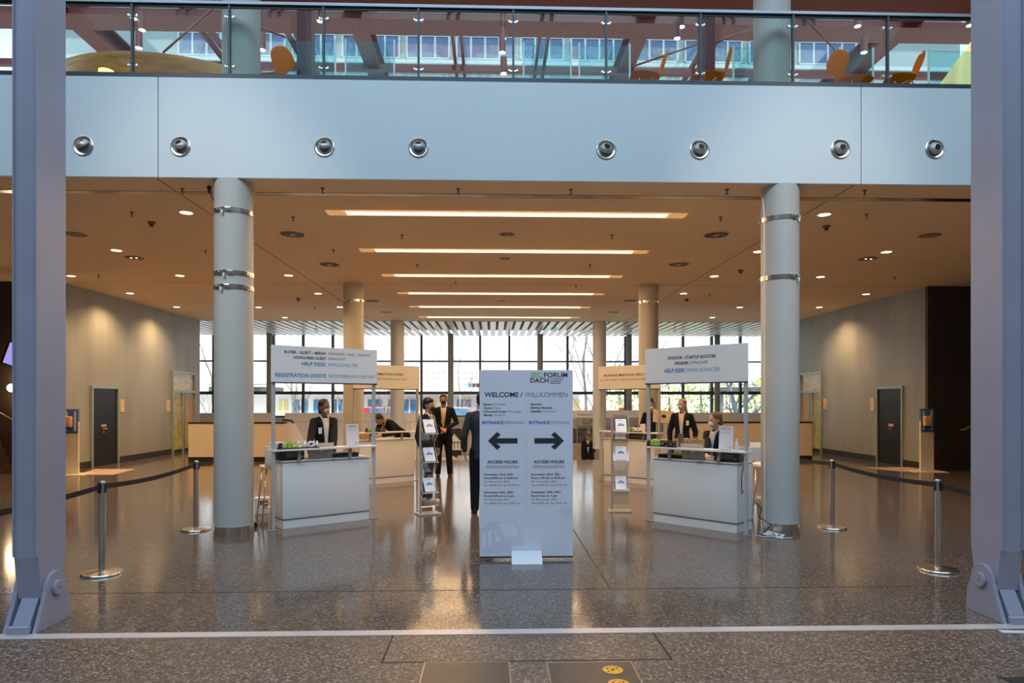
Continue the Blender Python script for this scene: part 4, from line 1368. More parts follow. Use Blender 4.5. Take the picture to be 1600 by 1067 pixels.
# glass screens on the balcony
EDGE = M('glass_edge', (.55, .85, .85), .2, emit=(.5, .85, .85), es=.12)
SCR = glass_mat('screen_glass', (.70, .88, .90), .01, refl=.1)
for i, (a, b, lab) in enumerate(((446, 525, 'beside the first orange chair'), (539, 617, 'second from the first orange chair'), (817, 893, 'just past the middle, towards the cut-off pylon'), (904, 985, 'next to the edge-on orange chair'), (1145, 1215, 'behind the orange chair in the middle'), (1311, 1365, 'beside the deep orange tilted chair'), (1450, 1530, 'in front of the yellow curtain'))):
    pa, pb = P(a, 100, y=9.5), P(b, 100, y=9.5)
    t = thing('glass_screen', 'low glass screen on the balcony, ' + lab, 'glass screen', ((pa.x + pb.x) / 2, 9.5, 5.64), group='low glass screens on the balcony')
    w_ = (pb.x - pa.x) / 2
    MB().box((-w_ + .02, -.006, .05), (w_ - .02, .006, 1.10)).build('pane', SCR, t)
    for x in (-w_, w_ - .02):
        MB().box((x, -.012, 0), (x + .02, .012, 1.13)).build('screen_edge', EDGE, t)

# orange shell chairs
ORG = M('shell_orange', (1.0, .25, .005), .7, var=.0, spec=.05)


def shell_chair(loc, rz, lab):
    t = thing('shell_chair', lab, 'chair', loc, rz, group='orange shell chairs on the balcony')
    prof = []   # (y, z, half width): from the front lip over the seat, narrow waist, wide back
    for y, z, hw in ((-.23, .425, .17), (-.20, .445, .205), (-.10, .45, .225), (.02, .44, .22), (.12, .435, .19), (.185, .445, .13), (.215, .485, .07), (.235, .54, .105), (.255, .60, .16), (.275, .67, .205), (.292, .74, .195), (.305, .80, .135), (.312, .84, .06)):
        prof.append((y, z, hw))
    bm = bmesh.new()
    rows = []
    for y, z, hw in prof:
        row = []
        for k in range(9):
            q = -1 + k / 4
            cup = (q * q) * .025
            row.append(bm.verts.new((q * hw, y - (cup if z > .5 else 0), z + (cup if z <= .5 else 0))))
        rows.append(row)
    for a, b in zip(rows, rows[1:]):
        for k in range(8):
            bm.faces.new((a[k], a[k + 1], b[k + 1], b[k]))
    bmesh.ops.recalc_face_normals(bm, faces=bm.faces)
    bmesh.ops.solidify(bm, geom=list(bm.faces), thickness=.012)
    me = bpy.data.meshes.new('shell'); bm.to_mesh(me); bm.free()
    s = link_mesh('shell', me, ORG, t, smooth=True)
    sm = s.modifiers.new('sub', 'SUBSURF'); sm.levels = 1; sm.render_levels = 1
    for sx in (-1, 1):
        for sy, yy in ((-1, -.12), (1, .10)):
            MB().tube([(0, yy * .3, .42), (sx * .13, yy, .415), (sx * .225, sy * .235, 0)], .008, n=8).build('leg', CHROME, t, smooth=True)
    return t


for px, d, rz, lab in ((424, 9.35, -2.2, 'orange shell chair with its back turned, nearest the round wooden bar'), (1008, 9.15, -PI / 2, 'pale orange shell chair seen edge-on in the middle of the balcony'),
                       (1108, 9.12, -1.9, 'orange shell chair standing before the dark red square post'), (1330, 9.15, 1.9, 'deep orange shell chair turned sideways beside the pale column'), (1405, 9.1, -1.75, 'orange shell chair nearest the yellow curtain')):
    p = P(px, 110, y=d)
    shell_chair((p.x, d, 5.64), rz, lab)
# ================================================================== parapets, lower level stands
PARW = M('parapet_cream', (.78, .70, .58), .5, var=.03)
for s, x0, x1, lab in ((-1, P(297, 700, y=18.3).x, P(446, 700, y=18.3).x, 'cream parapet with dark top and base beyond the three-clamp column'), (1, P(1072, 700, y=18.3).x, P(1266, 700, y=18.3).x, 'long cream parapet with dark top and base beyond the sponsor booth')):
    t = thing('parapet', lab, 'parapet', ((x0 + x1) / 2, 18.2, 0), group='cream parapets around the stairwell')
    w_ = (x1 - x0) / 2
    MB().box((-w_, 0, .13), (w_, .2, 1.03)).build('parapet_body', PARW, t)
    MB().box((-w_, -.01, 0), (w_, .21, .13)).build('base_strip', BASE, t)
    MB().box((-w_ - .01, -.01, 1.03), (w_ + .01, .21, 1.07)).build('top_strip', BASE, t)
    # the side that falls away with the stairs
    xs = w_ - .2 if s < 0 else -w_
    MB().prism([(.2, 0), (.2, 1.03), (1.0, 1.0), (3.4, -.4), (3.4, -1.35), (.2, -1.35)], xs, xs + .2).build('sloping_side', PARW, t)
    MB().tube([(xs + .1, .25, 1.12), (xs + .1, 1.0, 1.08), (xs + .1, 3.4, -.30)], .03, n=8).build('stair_rail', BLACK, t, smooth=True)

STW = M('stand_white', (.92, .86, .78), .5, var=.03)
for xa_, xb_, lab in ((445, 655, 'long pale low wall on the lower level behind the registration onsite booth'), (1000, 1255, 'long pale low wall on the lower level behind the sponsor booth'), (300, 425, 'pale low wall on the lower level behind the three-clamp column')):
    a, b = P(xa_, 660, y=25.2), P(xb_, 660, y=25.2)
    tag(MB().box((a.x, 0, -1.35), (b.x, .2, P(800, 645, y=25.2).z)).box((a.x, -.05, P(800, 657, y=25.2).z - .03), (b.x, -.001, P(800, 657, y=25.2).z)).build('low_wall', STW, loc=(0, 25.2, 0)), lab, 'low wall', 'pale low walls of the lower level')

# cabinet stand behind the man with clasped hands
a, b = P(652, 660, y=26), P(757, 660, y=26)
t = thing('exhibition_stand', 'cream exhibition stand with dark shelf niche on the lower level beside the welcome sign', 'exhibition stand', ((a.x + b.x) / 2, 26, -1.35))
w_ = (b.x - a.x) / 2
zt = P(0, 652, y=26).z + 1.35
MB().box((-w_, 0, 0), (w_, .1, zt)).build('stand_wall', STW, t)
hb = MB().box((-w_, -.25, zt - .42), (w_, -.001, zt)).build('header_beam', M('header_grey', (.42, .38, .32), .5), t)
txt(hb, 'Nippon E', .55, 1.25, zt - .20, .20, INK, .02, y=-.252)
nx0, nx1 = P(700, 690, y=26).x - t.location.x, P(721, 690, y=26).x - t.location.x
nz0, nz1 = P(0, 716, y=26).z + 1.35, P(0, 671, y=26).z + 1.35
n_ = MB().box((nx0, -.02, nz0), (nx1, -.001, nz1)).build('niche_back', M('niche_dark', (.07, .06, .055), .6), t)
for z in (nz0 + .30, nz0 + .62):
    MB().box((nx0 - .02, -.32, z), (nx1 + .02, -.021, z + .03)).build('niche_shelf', STW, n_)
MB().box((nx0 - .06, -.34, nz0 - .1), (nx0 - .02, -.001, nz1 + .05)).box((nx1 + .02, -.34, nz0 - .1), (nx1 + .35, -.001, nz1 + .05)).build('cabinet_side', M('cabinet_beige', (.50, .44, .36), .5), t)
X0, Z0 = t.location.x + (nx0 + nx1) / 2, -1.35
tag(MB().prism([(-.22, 0), (.22, 0), (.03, .22), (0, .30), (-.03, .22)], -.12, 0, 'Y').build('draped_sample', STW, loc=(X0, 25.8, Z0 + nz0 + .65)), 'cream peaked sample on the upper shelf of the dark niche', 'sample')
for k in range(4):
    tag(MB().lathe([(0, 0), (.055, 0), (.055, .22), (.035, .26), (0, .26)], n=14).build('sample_roll', STW, loc=(X0 - .2 + k * .13, 25.8, Z0 + nz0 + .33), smooth='auto'), 'cream sample roll on the middle shelf of the dark niche', 'sample roll', 'sample rolls in the niche')
for k, (dx, dz, r) in enumerate(((-.35, .0, .16), (-.1, .04, .18), (.12, .0, .13))):
    tag(MB().ball((0, 0, 0), (r, r * .7, r * .7), n=12).build('cream_bundle', STW, loc=(X0 + dx, 25.55, Z0 + .15 + dz + nz0 - .12 - .1), smooth=True), 'cream bundle lying below the dark niche on the lower level', 'bundle', 'bundles below the niche')
tag(MB().box((-.35, -.25, 0), (.35, .25, .10)).box((-.4, -.3, .10), (.4, .3, .13)).box((-.3, -.2, -.9), (.3, .2, 0)).build('display_table', STW, loc=(X0 + .55, 25.2, Z0 + nz0 - .02)), 'small cream display table below the dark niche on the lower level', 'table')

# GUN stand right of the welcome sign
a, b = P(885, 660, y=26), P(1008, 660, y=26)
t = thing('exhibition_stand', 'cream exhibition stand with grey GUN header on the lower level beyond the welcome sign', 'exhibition stand', ((a.x + b.x) / 2, 26, -1.35))
w_ = (b.x - a.x) / 2
MB().box((-w_, 0, 0), (w_, .1, P(0, 666, y=26).z + 1.35)).build('stand_wall', M('stand_tan', (.58, .42, .28), .5, var=.04), t)
hz0, hz1 = P(0, 665.5, y=26).z + 1.35, P(0, 653, y=26).z + 1.35
hx0 = P(901, 660, y=26).x - t.location.x
hb = MB().box((hx0, -.30, hz0), (w_, -.001, hz1)).build('header_beam', M('header_grey'), t)
gx = P(910, 660, y=25.7).x - t.location.x
txt(hb, 'GUN', gx, gx + .46, (hz0 + hz1) / 2, .20, INK, .0, y=-.302)
bb = MB().box((hx0 - .3, -.28, hz1), (w_, .09, hz1 + .28)).build('banner_top', STW, t)
txt(bb, 'Conferences and meetings', hx0 + .0, hx0 + .85, hz1 + .12, .07, INKG, .02, y=-.282)
for xa_, xb_, ya, yb, m_ in ((894, 901, 670, 692, 'photo_dark'), (902.5, 917, 669, 692, 'photo_dark'), (922, 927, 669, 682, 'photo_dark'), (922, 927, 682, 700, 'photo_green')):
    q0, q1 = P(xa_, yb, y=26), P(xb_, ya, y=26)
    mm = M('photo_dark', (.10, .08, .06), .4, var=.8, scale=5) if m_ == 'photo_dark' else M('photo_green', (.18, .30, .02), .5, var=.3)
    MB().box((q0.x - t.location.x, -.02, q0.z + 1.35), (q1.x - t.location.x, -.001, q1.z + 1.35)).build('photo_panel', mm, t)
c = MB().tube([P(902, 718, y=24.8), P(907.5, 703, y=24.8)], .025, n=6, flat=(1, .4)).tube([P(903, 710, y=24.8), P(906.5, 700, y=24.8)], .02, n=6)
tag(c.build('leaning_strip', STEEL), 'bright slanted metal strips before the GUN exhibition stand', 'strip')

# screens, racks behind the sponsor booth
t = thing('tote_stand', 'grey stand with a tilted pale board behind the sponsor booth, beside the standing woman', 'display stand', P(1038, 752, z=0), 0, None)
for x in (-.16, -.05, .06, .16):
    MB().cyl((x, 0, 0), (x, 0, 1.22), .012, n=8).build('stand_rod', STEEL, t, smooth='auto')
MB().box((-.22, -.12, 0), (.22, .12, .02)).build('stand_foot', GREYM, t)
MB().box((-.24, -.03, 1.18), (.20, .0, 1.46), rot=(-.4, .12, 0), bev=.01).build('tilted_board', M('board_beige', (.60, .50, .38), .5, var=.15, scale=8), t)
MB().ball((-.02, -.035, 1.33), (.05, .012, .04), n=10).build('board_mark', INK, t)
# glass showcase panel: pale violet board behind it
tag(MB().box((0, 0, .55), (.28, .03, 1.34), bev=.005).box((.1, 0, 0), (.16, .03, .55)).build('pale_board', M('board_violet', (.62, .62, .78), .4), loc=P(1040, 748, z=0) + Vector((.02, .25, 0))), 'pale violet board standing behind the tilted beige board', 'board')

# ================================================================== the street outside
WB = M('street_wall_white', (.86, .85, .82), .7, var=.03)
SWIN = M('street_window', (.10, .25, .42), .15, var=.3, scale=2)
SWG = M('street_window_grey', (.55, .50, .52), .4, var=.1)
YL = 44
xl_, xr_ = P(250, 600, y=YL).x, P(905, 600, y=YL).x
t = thing('street_building', 'long white low building across the street seen through the glass front', 'building', ((xl_ + xr_) / 2, YL, -.3))
w_ = (xr_ - xl_) / 2
ox = t.location.x
MB().box((-w_, 0, 0), (w_, 6, 7.0)).build('walls', WB, t)
MB().box((-w_ - .1, -.9, P(0, 617, y=YL).z + .3), (w_ + .1, -.001, P(0, 614.5, y=YL).z + .3)).build('canopy', M('canopy_grey', (.55, .58, .62), .6), t)
px = 436
i = 0
while px < 890:
    wpx = 22 if i % 3 else 14
    q0, q1 = P(px, 648 if i % 2 else 645, y=YL), P(px + wpx, 624, y=YL)
    f = MB().box((q0.x - ox, -.05, q0.z + .3), (q1.x - ox, -.001, q1.z + .3)).build('shop_window', SWIN if i % 4 else M('shop_yellow', (.75, .62, .25), .5), t)
    xm_ = (q0.x + q1.x) / 2 - ox
    MB().box((xm_ - .04, -.08, q0.z + .3), (xm_ + .04, -.051, q1.z + .3)).build('window_bar', WB, f)
    px += wpx + 9
    i += 1
for r, (ya, yb) in enumerate(((596, 600), (588, 591.5), (579, 582.5), (560, 564))):
    for k in range(14):
        px = 640 + k * 8.5
        if 697 < px < 712 and r < 3:
            continue
        q0, q1 = P(px, yb, y=YL), P(px + 5.5, ya, y=YL)
        MB().box((q0.x - ox, -.04, q0.z + .3), (q1.x - ox, -.001, q1.z + .3)).build('small_window', SWG, t)
for k, (px, m_) in enumerate(((734, INKB), (740, RED), (746, RED), (751, RED))):
    q = P(px, 602, y=YL)
    MB().box((q.x - ox - .1, -.1, q.z + .2), (q.x - ox + .1, -.05, q.z + .42)).build('sign_dot', m_, t)

# blue-grey tower behind it, seen through the balcony glass
YT = 50
TW = M('tower_wall', (.20, .25, .28), .7, var=.05, scale=.3)
TWIN = M('tower_window', (.05, .09, .20), .15, var=.25, scale=.6)
TFR = M('tower_frame', (.34, .40, .44), .5)
t = thing('office_tower', 'blue-grey office tower with rows of windows seen through the balcony glass', 'building', (0, YT, 7.5))
xa_, xb_ = P(60, 60, y=YT).x, P(1500, 60, y=YT).x
MB().box((xa_, 0, 0), (xb_, 8, 26)).build('tower_walls', TW, t)
for ya, yb in ((94, 88), (10, 4)):
    MB().box((xa_, -.5, P(0, ya, y=YT).z - 7.5), (xb_, -.001, P(0, yb, y=YT).z - 7.5)).build('ledge', TFR, t)
rows = ((81, 48), (128, 113), (40, 18))
for r, (yb, ya) in enumerate(rows):
    z0, z1 = P(0, yb, y=YT).z - 7.5, P(0, ya, y=YT).z - 7.5
    px = 280
    g_ = 0
    while px < 1290:
        n = 4 if g_ % 2 else 3
        x0, x1 = P(px, 60, y=YT).x, P(px + 22 * n, 60, y=YT).x
        wdw = MB().box((x0, -.10, z0), (x1, -.001, z1)).build('window', TWIN, t)
        fr = MB()
        for k in range(n + 1):
            xx = x0 + (x1 - x0) * k / n
            fr.box((xx - .07, -.16, z0), (xx + .07, -.101, z1))
        fr.box((x0, -.17, z0 - .12), (x1, -.101, z0)).box((x0, -.17, z1), (x1, -.101, z1 + .10))
        fr.build('window_frame', TFR, wdw)
        px += 22 * n + 12
        g_ += 1

# overhead walkways
for xa_, xb_, lab in ((326, 424, 'dark covered walkway outside beyond the three-clamp column'), (1127, 1290, 'dark covered walkway outside beyond the sponsor booth')):
    a, b = P(xa_, 606, y=34), P(xb_, 606, y=34)
    t = thing('covered_walkway', lab, 'walkway', (a.x, 34, -.3), group='covered walkways outside')
    L = b.x - a.x
    z0, z1 = P(0, 612, y=34).z + .3, P(0, 604, y=34).z + .3
    MB().box((0, 0, z0), (L, 2, z1)).build('deck', M('walkway_dark', (.16, .15, .13), .6, var=.2), t)
    MB().tube([(0, 0, z1 + .12), (L, 0, z1 + .12)], .03, n=6).build('walkway_rail', GREYM, t)
    for x in (.2, L - .2):
        MB().cyl((x, .5, 0), (x, .5, z0), .09, n=12).build('walkway_post', GREYM, t)

# trees
BARK = M('bark', (.36, .28, .24), .9, var=.25, scale=8)
BARKB = M('bark_blue', (.16, .18, .22), .9, var=.25, scale=8)
rnd = random.Random(11)


def bare_tree(x, y, h, lab, r=.09, mat=BARK, spread=.5, lean=0, depth=4, cat='tree'):
    t = thing('bare_tree', lab, cat, (x, y, -.3))
    tr = MB()
    br = MB()

    def grow(p, d, L, rad, lev):
        pts = [p]
        q = p
        dd = d.copy()
        n = 4
        for k in range(n):
            dd = (dd + Vector((rnd.uniform(-.12, .12), rnd.uniform(-.12, .12), rnd.uniform(-.02, .1)))).normalized()
            q = q + dd * (L / n)
            pts.append(q)
        rs = [rad * (1 - .5 * k / n) for k in range(n + 1)]
        (tr if lev == 0 else br).tube(pts, rs, n=8 if lev == 0 else 5)
        if lev < depth:
            for k in range(5 if lev == 0 else 3):
                s = pts[min(n, 1 + int(rnd.random() * n))] if lev else pts[1 + k % n]
                a = rnd.uniform(0, 2 * PI)
                nd = (dd * (1 - spread) + Vector((math.cos(a), math.sin(a) * .6, .45)) * spread).normalized()
                grow(s, nd, L * rnd.uniform(.5, .7), rad * .45, lev + 1)
    grow(Vector((0, 0, 0)), Vector((lean, 0, 1)).normalized(), h * .6, r, 0)
    tr.build('trunk', mat, t, smooth=True)
    br.build('branches', mat, t)
    return t


for px, y, h, lab, kw in ((458, 38, 5.5, 'slender bare street tree outside behind the registration onsite booth', {}),
                          (540, 39, 5.0, 'slender bare street tree outside beside the column behind the onsite header', {}),
                          (914, 35, 7.0, 'tall bare tree outside just past the welcome sign', dict(r=.10)),
                          (934, 33, 8.0, 'tall bare tree with dark trunk outside beside the far column', dict(r=.08)),
                          (1000, 36, 6.0, 'bare tree outside seen between two warm columns', {}),
                          (1155, 32, 4.6, 'thick bluish bare tree with arching branches outside beyond the sponsor booth', dict(r=.16, mat=BARKB, spread=.72)),
                          (330, 36, 5.5, 'bare tree outside at the end of the plaster wall', {}),
                          (603, 40, 4.4, 'small bare tree outside behind the information desk header', {}),
                          (716, 41, 4.0, 'small bare tree outside above the man with clasped hands', {})):
    bare_tree(P(px, 640, y=y).x, y, h, lab, **kw)

LEAF = M('leaf_yellow', (.80, .72, .34), .8, var=.4, scale=3)
LEAFG = M('leaf_green', (.50, .58, .26), .8, var=.4, scale=3)


def leafy_tree(x, y, h, w_, lab, mat, n=260):
    t = thing('leafy_tree', lab, 'tree', (x, y, -.3))
    MB().tube([(0, 0, 0), (.05, 0, h * .3), (0, .1, h * .7)], [.12, .10, .04], n=8).build('trunk', BARK, t, smooth=True)
    m_ = MB()
    for k in range(n):
        a, b = rnd.uniform(0, 2 * PI), rnd.uniform(-1, 1)
        rr = rnd.random() ** .4
        c = Vector((math.cos(a) * math.sqrt(1 - b * b) * rr * w_, math.sin(a) * math.sqrt(1 - b * b) * rr * w_ * .8, h * .62 + b * rr * h * .40))
        e1 = Vector((rnd.uniform(-1, 1), rnd.uniform(-1, 1), rnd.uniform(-1, 1))).normalized() * .14
        e2 = e1.orthogonal().normalized() * .12
        vs = [m_.bm.verts.new(c + q) for q in (e1, e2, -e1, -e2)]
        m_.bm.faces.new(vs)
    m_.build('foliage', mat, t)
    return t


for px, y, h, w_, mat, lab in ((968, 38, 4.2, 1.1, LEAF, 'yellow-green leafy tree outside behind the business meetings header'), (1045, 40, 4.4, 1.5, LEAF, 'yellow leafy tree outside behind the standing woman'), (1095, 39, 4.0, 1.4, LEAFG, 'green leafy tree outside between the two women'),
                               (1135, 42, 3.8, 1.3, LEAF, 'yellow leafy tree outside under the covered walkway'), (1180, 40, 3.6, 1.4, LEAFG, 'green leafy tree outside beside the two-clamp column'), (1015, 44, 4.6, 1.2, LEAFG, 'pale green tree outside behind the warm column')):
    leafy_tree(P(px, 640, y=y).x, y, h, w_, lab, mat)
t = MB().box((0, 0, 0), (14, .1, 1.5)).build('site_fence', M('fence_pale', (.75, .70, .60), .7, var=.12, scale=2, stretch=(3, 1, .3)), loc=(P(905, 640, y=46).x, 46, -.3))
tag(t, 'pale fence outside behind the leafy trees', 'fence')
for px, py0, py1, y, lab in ((572, 654, 637, 40, 'red board on a post outside beside the onsite booth post'), (974, 646, 637, 36, 'small red box outside above the business meetings shelf')):
    a, b = P(px - 4.5, py0, y=y), P(px + 4.5, py1, y=y)
    tag(MB().box((a.x, y, a.z), (b.x, y + .2, b.z)).cyl(((a.x + b.x) / 2, y + .1, -.3), ((a.x + b.x) / 2, y + .1, a.z), .03, n=8).build('red_board', M('board_red', (.50, .04, .05), .5)), lab, 'board')
# parked cars
for px, col_, lab in ((598, (.60, .16, .13), 'red car parked outside behind the information desk'), (716, (.62, .22, .2), 'pale red car parked outside beside the welcome sign')):
    p = P(px, 650, y=41)
    t = thing('car', lab, 'car', (p.x, 41, -.1), group='cars parked outside')
    cm = M('car_paint_%d' % px, col_, .3)
    MB().prism([(-1.9, .25), (1.9, .25), (1.95, .75), (1.2, .85), (.7, 1.35), (-.9, 1.38), (-1.5, .9), (-1.95, .8)], -.8, .8, 'Y').build('car_body', cm, t, bevel=.06)
    MB().prism([(-1.3, .9), (1.05, .88), (.6, 1.27), (-.85, 1.30)], -.815, .815, 'Y').build('car_windows', SWIN, t)
    for x in (-1.2, 1.2):
        MB().cyl((x, -.82, .25), (x, .82, .25), .32, n=20).build('wheels', BLACK, t)
# ================================================================== people
SUIT = M('suit_dark', (.012, .014, .019), .85, var=.15, scale=9, bump=.2, bscale=60, spec=.2)
SUITB = M('suit_blue_black', (.020, .024, .036), .8, var=.15, scale=9)
TROU = M('trousers_dark', (.010, .011, .015), .85, var=.15, scale=9, spec=.2)
SHIRT = M('shirt_white', (.80, .78, .76), .7, var=.03)
SHIRTC = M('shirt_cream', (.80, .66, .55), .7, var=.03)
HAIRB = M('hair_black', (.012, .010, .010), .5, var=.3, scale=30)
HAIRD = M('hair_dark_brown', (.03, .02, .014), .5, var=.3, scale=30)
HAIRF = M('hair_light_brown', (.17, .095, .045), .5, var=.25, scale=30)
HAIRL = M('hair_blonde', (.27, .17, .08), .5, var=.25, scale=30)
SKIN1 = M('skin_brown', (.24, .115, .06), .5, var=.05)
SKIN2 = M('skin_light', (.62, .36, .26), .5, var=.05)
SKIN3 = M('skin_tan', (.42, .23, .14), .5, var=.05)
MGREY = M('mask_grey', (.50, .46, .46), .7, var=.03)
MBLACK = M('mask_black', (.012, .012, .014), .7, var=.03)
MWHITE = M('mask_white', (.78, .76, .78), .7, var=.03)
MTEAL = M('mask_teal', (.28, .50, .52), .7, var=.03)
SHOE = M('shoe_black', (.015, .013, .013), .35, var=.05)
SHOEW = M('shoe_white', (.70, .68, .66), .5, var=.05)
EYE = M('eye_dark', (.02, .015, .012), .2, var=.02)


def remeshed(name, mb, mat, parent, voxel, smooth_it=2):
    """fuse overlapping volumes into one continuous skin"""
    bmesh.ops.recalc_face_normals(mb.bm, faces=mb.bm.faces)
    me = bpy.data.meshes.new(name)
    mb.bm.to_mesh(me)
    mb.bm.free()
    ob = bpy.data.objects.new(name, me)
    COL.objects.link(ob)
    r = ob.modifiers.new('fuse', 'REMESH')
    r.mode = 'VOXEL'
    r.voxel_size = voxel
    s = ob.modifiers.new('relax', 'SMOOTH')
    s.iterations = smooth_it
    s.factor = .5
    dg = bpy.context.evaluated_depsgraph_get()
    dg.update()
    m2 = bpy.data.meshes.new_from_object(ob.evaluated_get(dg))
    bpy.data.objects.remove(ob)
    bpy.data.meshes.remove(me)
    m2.name = name
    return link_mesh(name, m2, mat, parent, smooth=True)


def limb(mb, pts, rs, flat=None):
    mb.tube(pts, rs, n=14, flat=flat)
    for p, r in zip(pts, rs):
        mb.ball(p, r * .995, n=14)


def ray_patch(name, src, pts_uv, front, mat, parent, off=.004, thick=.002):
    """a cloth patch that lies on the front of another mesh; pts_uv: rows of (x, z)"""
    bvh = BVHTree.FromPolygons([v.co for v in src.data.vertices], [p.vertices for p in src.data.polygons])
    bm = bmesh.new()
    rows = []
    for row in pts_uv:
        rr = []
        for x, z, in row:
            o_ = Vector((x, front, z))
            hit, nrm, _, _ = bvh.ray_cast(o_, Vector((0, 1, 0)))
            if hit is None:
                hit = Vector((x, front * .3, z))
            rr.append(bm.verts.new(hit + Vector((0, -off, 0))))
        rows.append(rr)
    for a, b in zip(rows, rows[1:]):
        for k in range(len(a) - 1):
            bm.faces.new((a[k], a[k + 1], b[k + 1], b[k]))
    bmesh.ops.recalc_face_normals(bm, faces=bm.faces)
    bmesh.ops.solidify(bm, geom=list(bm.faces), thickness=thick)
    me = bpy.data.meshes.new(name)
    bm.to_mesh(me)
    bm.free()
    return link_mesh(name, me, mat, parent, smooth=True)


def build_hand(mb, wrist, d, palm_n, side, curl=.5, k=1.):
    """palm and five fingers from the wrist along d; palm_n: where the palm faces; side: towards the thumb"""
    d = d.normalized()
    palm_n = (palm_n - d * palm_n.dot(d)).normalized()
    side = (side - d * side.dot(d) - palm_n * side.dot(palm_n)).normalized()
    for q, off in ((0, -.026), (1, -.009), (2, .009), (3, .026)):
        base = wrist + d * .012 + side * off * .7 * k
        knuckle = wrist + d * (.085 - abs(q - 1.3) * .004) * k - side * (q - 1.5) * .0205 * k * -1
        mb.tube([base, knuckle], [.014 * k, .0115 * k], n=10, flat=None)
        mb.ball(knuckle, .0115 * k, n=10)
        L = [.060, .076, .080, .072][q] * k if side is None else [.060, .074, .079, .070][q] * k
        a1, a2 = curl * .7, curl * 1.5
        d1 = (d * math.cos(a1) + palm_n * math.sin(a1)).normalized()
        d2 = (d * math.cos(a2) + palm_n * math.sin(a2)).normalized()
        d3 = (d * math.cos(a2 * 1.3) + palm_n * math.sin(a2 * 1.3)).normalized()
        p1 = knuckle + d1 * L * .45
        p2 = p1 + d2 * L * .30
        p3 = p2 + d3 * L * .25
        limb(mb, [knuckle, p1, p2, p3], [.0098 * k, .0088 * k, .008 * k, .0068 * k])
    # thumb leaves the side of the palm near its base
    t0 = wrist + d * .022 * k + side * .022 * k
    t1 = t0 + (side * .75 + d * .6 + palm_n * .25).normalized() * .036 * k
    t2 = t1 + (side * .25 + d * .9 + palm_n * .35).normalized() * .032 * k
    limb(mb, [t0, t1, t2], [.0125 * k, .0105 * k, .0085 * k])


